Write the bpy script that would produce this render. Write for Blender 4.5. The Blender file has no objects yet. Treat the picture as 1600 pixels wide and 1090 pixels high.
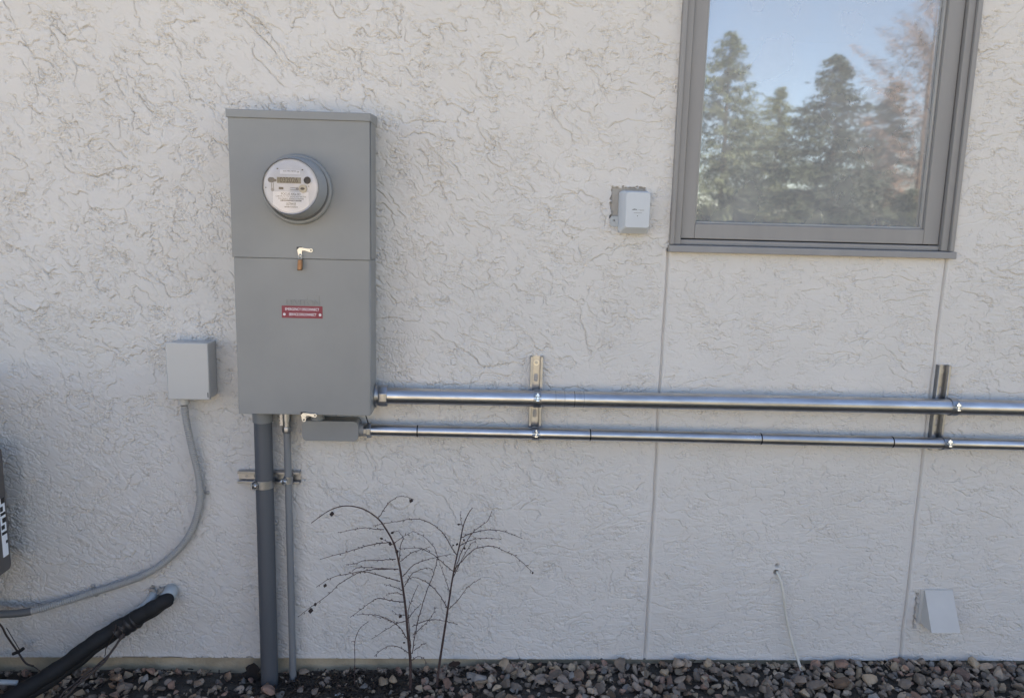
import bpy, math, random
import numpy as np
from mathutils import Vector, Matrix, geometry
random.seed(7)
R = math.radians
sc = bpy.context.scene
# ------------------------------------------------------------------ camera
CAMY, CAMZ = -2.2, 1.40
FPX, CX, CY = 1200.0, 800.0, 545.0
YAW, PITCH, ROLL = R(2.3), R(9.3), R(1.5)
F_ = np.array([math.sin(YAW)*math.cos(PITCH), math.cos(YAW)*math.cos(PITCH), -math.sin(PITCH)])
r0 = np.cross(F_, [0, 0, 1]); r0 /= np.linalg.norm(r0); u0 = np.cross(r0, F_)
R_ = math.cos(ROLL)*r0 + math.sin(ROLL)*u0
U_ = -math.sin(ROLL)*r0 + math.cos(ROLL)*u0
def W(px, py, d=0.0):
    """point of the plane y=-d that the photo shows at pixel px,py (1600x1090)"""
    v = F_ + R_*(px-CX)/FPX - U_*(py-CY)/FPX
    t = (-d-CAMY)/v[1]
    return Vector((v[0]*t, -d, v[2]*t+CAMZ))
cd = bpy.data.cameras.new('camera'); cam = bpy.data.objects.new('camera', cd)
sc.collection.objects.link(cam); sc.camera = cam
cam.matrix_world = Matrix(((R_[0], U_[0], -F_[0], 0), (R_[1], U_[1], -F_[1], CAMY), (R_[2], U_[2], -F_[2], CAMZ), (0, 0, 0, 1)))
cd.sensor_width = 36; cd.lens = 36*FPX/1600; cd.clip_end = 500; cd.clip_start = 0.02
sc.render.resolution_x = 1024; sc.render.resolution_y = 697
# ------------------------------------------------------------------ sky, sun, exposure
SUN_EL, SUN_AZ = 40.0, 24.0            # azimuth measured from +y (behind the wall) towards +x
w = bpy.data.worlds.new('World'); sc.world = w; w.use_nodes = True
nt = w.node_tree; nt.nodes.clear()
sky = nt.nodes.new('ShaderNodeTexSky'); sky.sky_type = 'NISHITA'; sky.sun_disc = False
sky.sun_elevation = R(SUN_EL); sky.sun_rotation = R(SUN_AZ); sky.altitude = 1800; sky.air_density = 1.0; sky.dust_density = 1.0
bg = nt.nodes.new('ShaderNodeBackground'); bg.inputs[1].default_value = 0.085
wo = nt.nodes.new('ShaderNodeOutputWorld')
nt.links.new(sky.outputs[0], bg.inputs[0]); nt.links.new(bg.outputs[0], wo.inputs[0])
sl = bpy.data.lights.new('sun', 'SUN'); sl.energy = 5.0; sl.angle = R(0.53); sl.color = (1, 0.95, 0.87)
so = bpy.data.objects.new('sun', sl); sc.collection.objects.link(so)
sd = Vector((math.sin(R(SUN_AZ))*math.cos(R(SUN_EL)), math.cos(R(SUN_AZ))*math.cos(R(SUN_EL)), math.sin(R(SUN_EL))))
so.rotation_euler = sd.to_track_quat('Z', 'Y').to_euler(); so.location = (3, 6, 8)
sc.view_settings.view_transform = 'Standard'; sc.view_settings.look = 'None'
sc.view_settings.exposure = 2.26; sc.view_settings.use_white_balance = True; sc.view_settings.white_balance_temperature = 7700; sc.view_settings.white_balance_tint = 15; sc.view_settings.gamma = 1
sc.render.engine = 'CYCLES'
# ------------------------------------------------------------------ materials
MT = {}
def mat(name, col, rough=0.6, metal=0.0, noise=0.0, nscale=8.0, bump=0.0, bscale=60.0, col2=None, spec=0.5, attr=None, coat=0.0, aniso=None, stretch=None):
    m = bpy.data.materials.new(name); m.use_nodes = True; MT[name] = m
    n = m.node_tree.nodes; l = m.node_tree.links; b = n['Principled BSDF']
    b.inputs['Base Color'].default_value = (*col, 1); b.inputs['Roughness'].default_value = rough
    b.inputs['Metallic'].default_value = metal; b.inputs['Specular IOR Level'].default_value = spec
    b.inputs['Coat Weight'].default_value = coat
    tc = n.new('ShaderNodeTexCoord'); src = tc.outputs['Object']
    if stretch:
        mp = n.new('ShaderNodeMapping'); mp.inputs['Scale'].default_value = stretch
        l.new(src, mp.inputs[0]); src = mp.outputs[0]
    base = None
    if noise > 0 or col2:
        t = n.new('ShaderNodeTexNoise'); t.inputs['Scale'].default_value = nscale; t.inputs['Detail'].default_value = 6
        t.inputs['Roughness'].default_value = 0.6
        l.new(src, t.inputs[0])
        mx = n.new('ShaderNodeMix'); mx.data_type = 'RGBA'
        rp = n.new('ShaderNodeMapRange'); rp.inputs[1].default_value = 0.35; rp.inputs[2].default_value = 0.65
        l.new(t.outputs[0], rp.inputs[0]); l.new(rp.outputs[0], mx.inputs[0])
        c2 = col2 if col2 else tuple(c*(1-noise) for c in col)
        mx.inputs[6].default_value = (*col, 1); mx.inputs[7].default_value = (*c2, 1)
        base = mx.outputs[2]; l.new(base, b.inputs['Base Color'])
        rr = n.new('ShaderNodeMapRange'); rr.inputs[3].default_value = max(0, rough-0.07); rr.inputs[4].default_value = min(1, rough+0.09)
        l.new(t.outputs[0], rr.inputs[0]); l.new(rr.outputs[0], b.inputs['Roughness'])
    if attr:
        a = n.new('ShaderNodeAttribute'); a.attribute_name = attr
        mx2 = n.new('ShaderNodeMix'); mx2.data_type = 'RGBA'; mx2.blend_type = 'MULTIPLY'; mx2.inputs[0].default_value = 1
        if base: l.new(base, mx2.inputs[6])
        else: mx2.inputs[6].default_value = (*col, 1)
        l.new(a.outputs['Color'], mx2.inputs[7]); l.new(mx2.outputs[2], b.inputs['Base Color'])
    if bump > 0:
        t2 = n.new('ShaderNodeTexNoise'); t2.inputs['Scale'].default_value = bscale; t2.inputs['Detail'].default_value = 4
        l.new(src, t2.inputs[0])
        bp = n.new('ShaderNodeBump'); bp.inputs['Strength'].default_value = 1.0; bp.inputs['Distance'].default_value = bump
        l.new(t2.outputs[0], bp.inputs['Height']); l.new(bp.outputs[0], b.inputs['Normal'])
    return m
mat('stucco', (0.635, 0.618, 0.597), 0.85, noise=0.06, nscale=3.0, bump=0.0006, bscale=350, spec=0.3)
mat('concrete', (0.50, 0.43, 0.32), 0.9, col2=(0.34, 0.29, 0.21), nscale=9, bump=0.002, bscale=90)
mat('panel_paint', (0.255, 0.265, 0.268), 0.42, noise=0.13, nscale=3.2, bump=0.00008, bscale=500)
mat('panel_paint_dark', (0.15, 0.16, 0.17), 0.5, noise=0.15, nscale=6)
mat('box_paint', (0.50, 0.50, 0.49), 0.45, noise=0.04, nscale=4, bump=0.0001, bscale=500)
mat('pvc_dark', (0.085, 0.095, 0.11), 0.5, noise=0.12, nscale=3, stretch=(6, 6, 0.6))
mat('pvc_mid', (0.19, 0.205, 0.22), 0.5, noise=0.12, nscale=4, stretch=(6, 6, 0.6))
mat('flex_grey', (0.36, 0.36, 0.35), 0.55, noise=0.10, nscale=10)
mat('tape_grey', (0.13, 0.135, 0.14), 0.5, noise=0.1)
mat('cast_grey', (0.235, 0.245, 0.25), 0.5, noise=0.08, nscale=12, bump=0.0002, bscale=250)
mat('galvanised', (0.60, 0.61, 0.63), 0.29, 1.0, noise=0.28, nscale=14, bump=0.00006, bscale=160, stretch=(0.7, 3, 3))
mat('zinc', (0.42, 0.44, 0.47), 0.34, 1.0, noise=0.2, nscale=30)
mat('strut_metal', (0.52, 0.53, 0.545), 0.34, 1.0, noise=0.18, nscale=22)
mat('bright_zinc', (0.85, 0.84, 0.82), 0.22, 1.0, noise=0.1, nscale=40)
mat('hasp_metal', (0.86, 0.83, 0.74), 0.38, 0.6, noise=0.12, nscale=60)
mat('black', (0.012, 0.012, 0.014), 0.6)
mat('black_ink', (0.03, 0.03, 0.035), 0.5)
mat('faint_ink', (0.30, 0.31, 0.33), 0.4, 0.6)
mat('white_plastic', (0.52, 0.56, 0.60), 0.4, noise=0.04, nscale=12, bump=0.00005, bscale=400)
mat('vent_paint', (0.56, 0.55, 0.53), 0.5, noise=0.08, nscale=9, bump=0.0001, bscale=200)
mat('lug_grey', (0.42, 0.45, 0.47), 0.5, noise=0.1, nscale=30)
mat('patch_mortar', (0.40, 0.38, 0.35), 0.9, noise=0.2, nscale=30, bump=0.0015, bscale=120)
mat('window_paint', (0.265, 0.26, 0.257), 0.5, noise=0.08, nscale=5, stretch=(3, 3, 0.5))
mat('window_gasket', (0.36, 0.36, 0.355), 0.35, noise=0.1)
mat('red_label', (0.27, 0.032, 0.055), 0.45, noise=0.12, nscale=40)
mat('label_white', (0.86, 0.89, 0.94), 0.5)
mat('meter_face', (0.66, 0.70, 0.76), 0.45, noise=0.05, nscale=40)
mat('meter_body', (0.33, 0.345, 0.36), 0.35, noise=0.08)
mat('lcd', (0.22, 0.23, 0.19), 0.3)
mat('lcd_digit', (0.035, 0.035, 0.03), 0.4)
mat('dial_cream', (0.55, 0.52, 0.44), 0.5)
mat('bronze', (0.36, 0.19, 0.10), 0.45, 0.55, noise=0.3, nscale=90)
mat('foam_black', (0.012, 0.013, 0.015), 0.75, noise=0.3, nscale=30, bump=0.0008, bscale=120)
mat('tape_black', (0.02, 0.02, 0.023), 0.45, bump=0.0005, bscale=90)
mat('wire_brown', (0.05, 0.035, 0.03), 0.6)
mat('pvc_white', (0.42, 0.47, 0.49), 0.4, noise=0.1, nscale=20)
mat('cable_white', (0.66, 0.64, 0.58), 0.55, noise=0.15, nscale=30)
mat('bark', (0.075, 0.045, 0.04), 0.8, noise=0.35, nscale=120, bump=0.0005, bscale=300)
mat('dark_sheet', (0.018, 0.015, 0.015), 0.9, noise=0.3, nscale=60)
mat('dead_leaf', (0.04, 0.025, 0.022), 0.8, noise=0.3, nscale=100)
mat('stone', (0.95, 0.95, 0.95), 0.85, noise=0.35, nscale=45, bump=0.0015, bscale=160, attr='tint')
mat('chip', (0.9, 0.9, 0.9), 0.9, noise=0.3, nscale=70, attr='tint')
mat('soil', (0.045, 0.036, 0.03), 0.95, col2=(0.10, 0.085, 0.07), nscale=22, bump=0.012, bscale=45)
mat('dry_lawn', (0.34, 0.30, 0.21), 0.95, col2=(0.27, 0.25, 0.16), nscale=1.6, bump=0.02, bscale=30)
mat('bounce_slab', (0.56, 0.50, 0.41), 0.85, noise=0.1, nscale=2.0)
mat('roofing', (0.12, 0.11, 0.10), 0.9, noise=0.3, nscale=20)
mat('ac_metal', (0.10, 0.092, 0.09), 0.5, noise=0.08, nscale=4)
mat('ac_dark', (0.03, 0.03, 0.032), 0.6)
mat('room_wall', (0.10, 0.10, 0.10), 0.8)
mat('room_wood', (0.05, 0.035, 0.025), 0.5)
mat('tree_bark', (0.11, 0.08, 0.06), 0.9, noise=0.3, nscale=10)
mat('needles', (0.9, 0.9, 0.9), 0.8, attr='tint')
mat('siding', (0.55, 0.47, 0.36), 0.8, noise=0.08, nscale=3)
mat('fence_wood', (0.40, 0.29, 0.18), 0.8, noise=0.25, nscale=5, stretch=(6, 6, 0.5))
# window glass: partly mirror, partly clear, by angle
m = bpy.data.materials.new('window_glass'); m.use_nodes = True; MT['window_glass'] = m
n = m.node_tree.nodes; l = m.node_tree.links; n.clear()
o_ = n.new('ShaderNodeOutputMaterial'); mx = n.new('ShaderNodeMixShader'); gl = n.new('ShaderNodeBsdfGlossy'); tr = n.new('ShaderNodeBsdfTransparent')
gl.inputs['Roughness'].default_value = 0.025; gl.inputs['Color'].default_value = (0.96, 0.98, 1, 1)
tr.inputs[0].default_value = (0.72, 0.75, 0.74, 1)
lwt = n.new('ShaderNodeLayerWeight'); lwt.inputs[0].default_value = 0.5
pw = n.new('ShaderNodeMath'); pw.operation = 'POWER'; pw.inputs[1].default_value = 4; l.new(lwt.outputs['Facing'], pw.inputs[0])
fr = n.new('ShaderNodeMath'); fr.operation = 'MULTIPLY_ADD'; fr.inputs[1].default_value = .5; fr.inputs[2].default_value = .36; l.new(pw.outputs[0], fr.inputs[0])
tcg = n.new('ShaderNodeTexCoord'); ng = n.new('ShaderNodeTexNoise'); ng.inputs['Scale'].default_value = 2.2; ng.inputs['Detail'].default_value = 1
bpg = n.new('ShaderNodeBump'); bpg.inputs['Distance'].default_value = 0.0004; bpg.inputs['Strength'].default_value = 1
l.new(tcg.outputs['Object'], ng.inputs[0]); l.new(ng.outputs[0], bpg.inputs['Height']); l.new(bpg.outputs[0], gl.inputs['Normal'])
l.new(fr.outputs[0], mx.inputs[0]); l.new(tr.outputs[0], mx.inputs[1]); l.new(gl.outputs[0], mx.inputs[2])
df = n.new('ShaderNodeBsdfDiffuse'); df.inputs[0].default_value = (.62, .63, .64, 1); mx3 = n.new('ShaderNodeMixShader')   # pale diffuse veil mixed in, imitates glare haze over the window
nd = n.new('ShaderNodeTexNoise'); nd.inputs['Scale'].default_value = 5; nd.inputs['Detail'].default_value = 8; l.new(tcg.outputs['Object'], nd.inputs[0])
md = n.new('ShaderNodeMapRange'); md.inputs[1].default_value = .3; md.inputs[2].default_value = .75; md.inputs[3].default_value = .22; md.inputs[4].default_value = .38
l.new(nd.outputs[0], md.inputs[0]); l.new(md.outputs[0], mx3.inputs[0]); l.new(mx.outputs[0], mx3.inputs[1]); l.new(df.outputs[0], mx3.inputs[2]); l.new(mx3.outputs[0], o_.inputs[0])
# clear plastic for the meter cover
m = bpy.data.materials.new('clear_cover'); m.use_nodes = True; MT['clear_cover'] = m
n = m.node_tree.nodes; l = m.node_tree.links; n.clear()
o_ = n.new('ShaderNodeOutputMaterial'); mx = n.new('ShaderNodeMixShader'); gl = n.new('ShaderNodeBsdfGlossy'); tr = n.new('ShaderNodeBsdfTransparent')
gl.inputs['Roughness'].default_value = 0.05; fr = n.new('ShaderNodeFresnel'); fr.inputs[0].default_value = 1.5
tr.inputs[0].default_value = (0.99, 0.99, 1, 1)
l.new(fr.outputs[0], mx.inputs[0]); l.new(tr.outputs[0], mx.inputs[1]); l.new(gl.outputs[0], mx.inputs[2]); l.new(mx.outputs[0], o_.inputs[0])
# ------------------------------------------------------------------ object helpers
ORG = {}
def tag(o, label=None, cat=None, group=None, kind=None):
    if label: o['label'] = label
    if cat: o['category'] = cat
    if group: o['group'] = group
    if kind: o['kind'] = kind
    return o
def thing(name, loc, label, cat, group=None):
    o = bpy.data.objects.new(name, None); sc.collection.objects.link(o)
    o.location = loc; o.empty_display_size = 0.05; ORG[o.name] = Vector(loc)
    return tag(o, label, cat, group)
class MB:
    def __init__(s): s.v = []; s.f = []; s.c = []
    def add(s, vs, fs, tint=None):
        k = len(s.v); s.v += [tuple(p) for p in vs]; s.f += [tuple(i+k for i in f) for f in fs]
        if tint is not None: s.c += [tint]*len(vs)
        return s
    def box(s, x0, x1, y0, y1, z0, z1):
        vs = [(x, y, z) for z in (z0, z1) for y in (y0, y1) for x in (x0, x1)]
        return s.add(vs, [(0, 2, 3, 1), (4, 5, 7, 6), (0, 1, 5, 4), (2, 6, 7, 3), (0, 4, 6, 2), (1, 3, 7, 5)])
    def hexa(s, b, t):                      # two quads, bottom & top loops
        return s.add(list(b)+list(t), [(3, 2, 1, 0), (4, 5, 6, 7)]+[(i, (i+1) % 4, 4+(i+1) % 4, 4+i) for i in range(4)])
    def tube(s, pts, rad, n=12, caps=True):
        pts = [Vector(p) for p in pts]
        if not isinstance(rad, (list, tuple)): rad = [rad]*len(pts)
        up = None; vs = []; m = len(pts)
        for i, p in enumerate(pts):
            t = (pts[min(i+1, m-1)]-pts[max(i-1, 0)]).normalized()
            if up is None:
                up = Vector((0, 0, 1)) if abs(t.z) < 0.9 else Vector((0, -1, 0))
            a = t.cross(up).normalized(); up = a.cross(t).normalized()
            for k in range(n):
                q = 2*math.pi*k/n
                vs.append(p+(a*math.cos(q)+up*math.sin(q))*rad[i])
        fs = [(i*n+k, i*n+(k+1) % n, (i+1)*n+(k+1) % n, (i+1)*n+k) for i in range(m-1) for k in range(n)]
        if caps:
            fs.append(tuple(range(n-1, -1, -1))); fs.append(tuple((m-1)*n+k for k in range(n)))
        return s.add(vs, fs)
    def lathe(s, c, axis, prof, n=48, up=None, flatx=1.0):
        """prof: list of (radius, distance along axis)"""
        ax = Vector(axis).normalized(); a = ax.orthogonal().normalized() if up is None else Vector(up).cross(ax).normalized(); b = ax.cross(a)
        c = Vector(c); vs = []; m = len(prof)
        for (r, h) in prof:
            for k in range(n):
                q = 2*math.pi*(k+.5)/n
                vs.append(c+ax*h+(a*math.cos(q)+b*math.sin(q))*r)
        fs = [(i*n+k, i*n+(k+1) % n, (i+1)*n+(k+1) % n, (i+1)*n+k) for i in range(m-1) for k in range(n)]
        if prof[0][0] > 0: fs.append(tuple(range(n-1, -1, -1)))
        if prof[-1][0] > 0: fs.append(tuple((m-1)*n+k for k in range(n)))
        return s.add(vs, fs)
    def plate(s, outer, holes, to3, th):
        """outline with holes in 2D; to3(u,v,w) maps to space, w=0..th"""
        loops = [[Vector((u, v, 0)) for u, v in outer]]+[[Vector((u, v, 0)) for u, v in h] for h in holes]
        tri = geometry.tessellate_polygon(loops)
        flat = [p for lo in loops for p in lo]; N = len(flat)
        vs = [to3(p.x, p.y, 0) for p in flat]+[to3(p.x, p.y, th) for p in flat]
        fs = [tuple(t) for t in tri]+[tuple(i+N for i in reversed(t)) for t in tri]
        k = 0
        for lo in loops:
            L = len(lo)
            for i in range(L): fs.append((k+i, k+(i+1) % L, N+k+(i+1) % L, N+k+i))
            k += L
        return s.add(vs, fs)
    def build(s, name, m, parent=None, bevel=0.0, seg=2, smooth=True, ang=35, org=None, fix=True):
        base = Vector((0, 0, 0))
        if parent is not None: base = ORG[parent.name]
        elif org is not None: base = Vector(org)
        me = bpy.data.meshes.new(name)
        me.from_pydata([(p[0]-base.x, p[1]-base.y, p[2]-base.z) for p in s.v], [], s.f)
        if s.c:
            at = me.color_attributes.new('tint', 'FLOAT_COLOR', 'POINT')
            at.data.foreach_set('color', np.array([(*c, 1) for c in s.c], dtype=np.float32).ravel())
        me.materials.append(MT[m] if isinstance(m, str) else m)
        if fix:
            import bmesh
            bm = bmesh.new(); bm.from_mesh(me); bmesh.ops.recalc_face_normals(bm, faces=bm.faces); bm.to_mesh(me); bm.free()
        if smooth:
            me.polygons.foreach_set('use_smooth', [True]*len(me.polygons)); me.set_sharp_from_angle(angle=R(ang))
        o = bpy.data.objects.new(name, me); sc.collection.objects.link(o); ORG[o.name] = base
        if parent is not None: o.parent = parent
        else: o.location = base
        if bevel:
            b = o.modifiers.new('bevel', 'BEVEL'); b.width = bevel; b.segments = seg; b.limit_method = 'ANGLE'; b.angle_limit = R(40)
            b.harden_normals = False
        return o
def text(name, body, size, loc, m, parent, extrude=0.0002, ax=Vector((1, 0, 0)), up=Vector((0, 0, 1)), align='CENTER', sx=1.0, bold=0.0):
    cu = bpy.data.curves.new(name, 'FONT'); cu.body = body; cu.size = size; cu.extrude = extrude; cu.align_x = align; cu.align_y = 'CENTER'; cu.offset = bold
    to = bpy.data.objects.new(name, cu); sc.collection.objects.link(to)
    dg = bpy.context.evaluated_depsgraph_get(); dg.update()
    me = bpy.data.meshes.new_from_object(to.evaluated_get(dg))
    nrm = ax.cross(up); loc = Vector(loc)
    mb = MB()
    mb.add([loc+ax*(v.co.x*sx)+up*v.co.y+nrm*v.co.z for v in me.vertices], [tuple(p.vertices) for p in me.polygons])
    bpy.data.objects.remove(to)
    return mb.build(name, m, parent, smooth=False, fix=False)
def rrect(cx, cy, w, h, r, n=5):
    pts = []
    for (sx, sy, a0) in ((1, 1, 0), (-1, 1, 90), (-1, -1, 180), (1, -1, 270)):
        for k in range(n+1):
            a = R(a0+90*k/n); pts.append((cx+sx*(w/2-r)+r*math.cos(a), cy+sy*(h/2-r)+r*math.sin(a)))
    return pts
def ellipse(cx, cy, a, b, n=20): return [(cx+a*math.cos(2*math.pi*k/n), cy+b*math.sin(2*math.pi*k/n)) for k in range(n)]
def spline(pts, k=6):
    pts = [Vector(p) for p in pts]; out = []
    P = [pts[0]*2-pts[1]]+pts+[pts[-1]*2-pts[-2]]
    for i in range(1, len(P)-2):
        for j in range(k):
            t = j/k; a, b, c, d = P[i-1], P[i], P[i+1], P[i+2]
            out.append(0.5*((2*b)+(c-a)*t+(2*a-5*b+4*c-d)*t*t+(3*b-a-3*c+d)*t**3))
    out.append(pts[-1]); return out
# ------------------------------------------------------------------ ground
def gz(x, y):
    t = min(1, max(0, (x+0.8)/1.5)); base = 0.022+0.036*t*t*(3-2*t)
    if -y > 0.0: base += -0.03*min(1, -y/0.6)
    base += 0.004*math.sin(x*5.1+1)+0.004*math.sin(x*11+y*9)
    return base
def sheet(name, x0, x1, y0, y1, nx, ny, fz, m, kind='structure'):
    b = MB(); vs = [(x0+(x1-x0)*i/nx, y0+(y1-y0)*j/ny) for j in range(ny+1) for i in range(nx+1)]
    b.add([(x, y, fz(x, y)) for x, y in vs], [(j*(nx+1)+i, j*(nx+1)+i+1, (j+1)*(nx+1)+i+1, (j+1)*(nx+1)+i) for j in range(ny) for i in range(nx)])
    return tag(b.build(name, m, fix=False), kind=kind)
sheet('ground', -150, 150, -220, 80, 60, 60, lambda x, y: -0.09, 'dry_lawn')
sheet('bounce_patio', -10.5, -.9, -11.0, -2.6, 8, 8, lambda x, y: -.05, 'bounce_slab')  # unseen pale slab, added to bounce warm light onto the wall
sheet('soil_bed', -3.2, 3.6, -1.25, 0.06, 140, 40, lambda x, y: gz(x, y)-0.012 if y > -1.2 else -0.1, 'soil')
# ------------------------------------------------------------------ house with the stucco wall
HX0, HX1, HY1, HZ = -9.0, 5.5, 7.0, 2.95
WX0, WX1, WZ0, WZ1 = 0.5285, 1.3585, 1.3305, 2.62     # window opening
WB = 0.064                                            # bottom edge of the stucco
house = thing('house', (0, 0, 0), 'pale stucco house wall with one grey framed window and a strip of concrete footing', 'house')
GX0, GX1, GZ0, GZ1, CELL = -2.0, 2.2, WB, 2.28, 0.0016
def stucco_height():
    nx = int((GX1-GX0)/CELL)+1; nz = int((GZ1-GZ0)/CELL)+1
    PX, PZ = 2700, 1440
    rng = np.random.default_rng(11)
    kx = np.fft.fftfreq(PX, CELL)[None, :]; kz = np.fft.fftfreq(PZ, CELL)[:, None]
    def grf(lo, hi, slope=1.5, ang=0, ratio=1.0):
        a = math.radians(ang); c, s_ = math.cos(a), math.sin(a)
        u = (kx*c+kz*s_)*ratio; v = (-kx*s_+kz*c)
        k = np.sqrt(u*u+v*v)+1e-9
        amp = k**(-slope)*np.exp(-(1/(k*hi))**4)*np.exp(-(k*lo)**2)
        g = np.fft.ifft2(np.fft.fft2(rng.standard_normal((PZ, PX)))*amp).real
        g -= g.mean(); g /= g.std()
        return g[:nz, :nx]
    X = np.linspace(GX0, GX1, nx)[None, :]*np.ones((nz, 1)); Z = np.linspace(GZ0, GZ1, nz)[:, None]*np.ones((1, nx))
    ss = lambda a, b, t: np.clip((t-a)/(b-a), 0, 1)**2*(3-2*np.clip((t-a)/(b-a), 0, 1))
    right = ss(-0.1, 0.5, X+0.15*grf(.1, .8))         # strokes turn level on the right
    panel = ss(0.5, 0.56, X)*(1-ss(1.32, 1.36, X))    # calmer bay under the window
    def layer(lo, hi, slope, ratio):
        a = grf(lo, hi, slope, -38, ratio); b = grf(lo, hi, slope, 3, ratio*1.15)
        g = a*(1-right)+b*right
        gy, gx = np.gradient(g); return g, g/(np.sqrt(gx*gx+gy*gy)+0.004)
    H = np.zeros((nz, nx))
    # thin coats pressed over each other: sharp ragged lip on one side, fading away on the other
    for (hi, lo, slope, ratio, A, gd, Lf, thr, levels) in ((0.60, .0030, 2.12, 1.5, .0024, .0064, 34, -.30, (-1.1, -.2, .8)), (0.28, .0030, 2.02, 1.5, .0020, .0062, 20, -.15, (-.7, .6)),
                                                         (0.14, .0028, 1.85, 1.4, .0013, .0048, 12, .20, (-.5, 0.5)), (0.075, .0026, 1.7, 1.3, .0010, .0042, 9, .55, (-.2, 0.8))):
        g0, _ = layer(lo, hi, slope, ratio); gy, gx = np.gradient(g0); gm = np.sqrt(gx*gx+gy*gy)
        dn = ss(-.7, .6, gy/(gm+1e-9)+.35*gx/(gm+1e-9))
        for lv in levels:
            d = (g0-lv)/(gm+.002)
            m1 = ss(-0.5+thr, .5+thr, grf(.03, .35, 2.2)); m1 = m1*(0.45+0.55*ss(-1, .8, grf(.01, .12, 1.9)))
            lip = np.clip(0.5+d/1.6, 0, 1)*np.exp(-np.maximum(d, 0)/Lf)
            H += .6*A*m1*lip*(.2+.8*dn) - gd*m1*(.40+.60*dn)*np.exp(-(np.abs(d+0.2)/.75)**2)
    # small torn pits gathered in patches
    patch = ss(0.3, 1.5, grf(.01, .16, 1.8)); hf = grf(.0045, .03, 1.2, -20, 1.4); gy, gx = np.gradient(hf)
    dd = (hf-0.9)/(np.sqrt(gx*gx+gy*gy)+.02)
    H -= .0030*patch*np.exp(-(dd/1.1)**2)
    H += patch*.0004*grf(.004, .02, .8)
    # brush drag marks, low on the wall
    low = 1-ss(.45, 1.0, Z+.12*grf(.1, .5))
    st = grf(.003, .05, 1.0, -33, 5)*(1-right)+grf(.003, .05, 1.0, 2, 5)*right
    H += st*(.00008+.00022*low)
    H += .00045*grf(.03, .25, 1.8)+.0012*grf(.15, 1.0, 2.0)
    H *= (1.08-.20*ss(-.6, .6, X))*(1-0.15*panel)
    # smooth troweled border round the window
    # control joints below the window corners
    wob = .0009*grf(.05, .5, 2)
    for xj, in ((.5285,), (1.344,)):
        dx = np.abs(X-xj-wob); below = (Z < WZ0+.01)
        calm = np.exp(-(dx/.016)**2)*below
        H = H*(1-.8*calm)+below*(.0016*np.exp(-((dx-.0075)/.003)**2)-.0085*np.exp(-(dx/.0034)**4))
    edge = np.exp(-((Z-WB)/.012)**2); H = H*(1-.5*edge)+.0015*edge
    # shallow cut-out round the small white sensor
    er = .003*grf(.004, .03, 1.2)
    q = np.maximum(np.abs(X-.4060)-.0480, np.abs(Z-1.460)-.0475)+er*.7
    q = np.maximum(q, ((X-.35)*-1+(Z-1.5))*.7-.012)
    H = np.where(q < 0, -.010, H)
    # two drilled holes, with a scar under the cable
    for hx, hz, hr in ((.9242, .3800, .0062), (.9225, .3585, .0080)):
        H = np.where((X-hx)**2+(Z-hz)**2 < hr*hr, -.035, H)
    dsc = np.abs((X-.915)-(Z-.32)*.28); H -= .004*np.exp(-(dsc/.0028)**2)*ss(.27, .29, Z)*(1-ss(.31, .33, Z))
    # chipped gap beside the vent hood
    q = np.abs(X-(1.3790)-.0)+.002*grf(.004, .02, 1)-.0050
    H = np.where((q < 0) & (Z > .172) & (Z < .292), -.02, H)
    return X, Z, H, nx, nz
X, Z, H, nx, nz = stucco_height()
co = np.empty((nz*nx, 3), np.float32); co[:, 0] = X.ravel(); co[:, 1] = -H.ravel(); co[:, 2] = Z.ravel()
ii, jj = np.meshgrid(np.arange(nx-1), np.arange(nz-1)); ii = ii.ravel(); jj = jj.ravel()
cxx = GX0+(ii+.5)*(GX1-GX0)/(nx-1); czz = GZ0+(jj+.5)*(GZ1-GZ0)/(nz-1)
keep = ~((cxx > WX0+.002) & (cxx < WX1-.002) & (czz > WZ0+.002)); ii = ii[keep]; jj = jj[keep]
a = jj*nx+ii; quads = np.stack([a, a+1, a+nx+1, a+nx], 1).astype(np.int32); nq = len(quads)
me = bpy.data.meshes.new('wall'); me.vertices.add(nz*nx); me.vertices.foreach_set('co', co.ravel())
me.loops.add(nq*4); me.loops.foreach_set('vertex_index', quads.ravel()); me.polygons.add(nq)
me.polygons.foreach_set('loop_start', np.arange(0, nq*4, 4, dtype=np.int32)); me.update(calc_edges=True)
me.polygons.foreach_set('use_smooth', np.ones(nq, dtype=bool)); me.materials.append(MT['stucco'])
wall = bpy.data.objects.new('wall', me); sc.collection.objects.link(wall); wall.parent = house
del X, Z, H, co, quads, a, ii, jj, cxx, czz, keep
b = MB()                                              # the rest of the shell, beyond the textured stretch
b.box(HX0, GX0, -0.0005, .12, WB, HZ); b.box(GX1, HX1, -0.0005, .12, WB, HZ)
b.box(GX0, WX0, -0.0005, .12, GZ1, HZ); b.box(WX1, GX1, -0.0005, .12, GZ1, HZ); b.box(WX0, WX1, -0.0005, .12, WZ1, HZ)
b.box(GX0, WX0, .045, .12, WB, GZ1); b.box(WX1, GX1, .045, .12, WB, GZ1); b.box(WX0, WX1, .045, .12, WB, WZ0)
b.box(HX0, HX0+.12, .12, HY1, WB, HZ); b.box(HX1-.12, HX1, .12, HY1, WB, HZ); b.box(HX0, HX1, HY1, HY1+.12, WB, HZ)
b.build('wall', 'stucco', house, smooth=False)
b = MB(); b.box(HX0, HX1, .012, .12, -.35, WB+.0); b.build('footing', 'concrete', house, smooth=False)
b = MB(); b.box(HX0, HX1, -.0, .03, WB+.0005, WB+.003); b.build('weep_screed', 'zinc', house, smooth=False)
b = MB(); ov = .12
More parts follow.
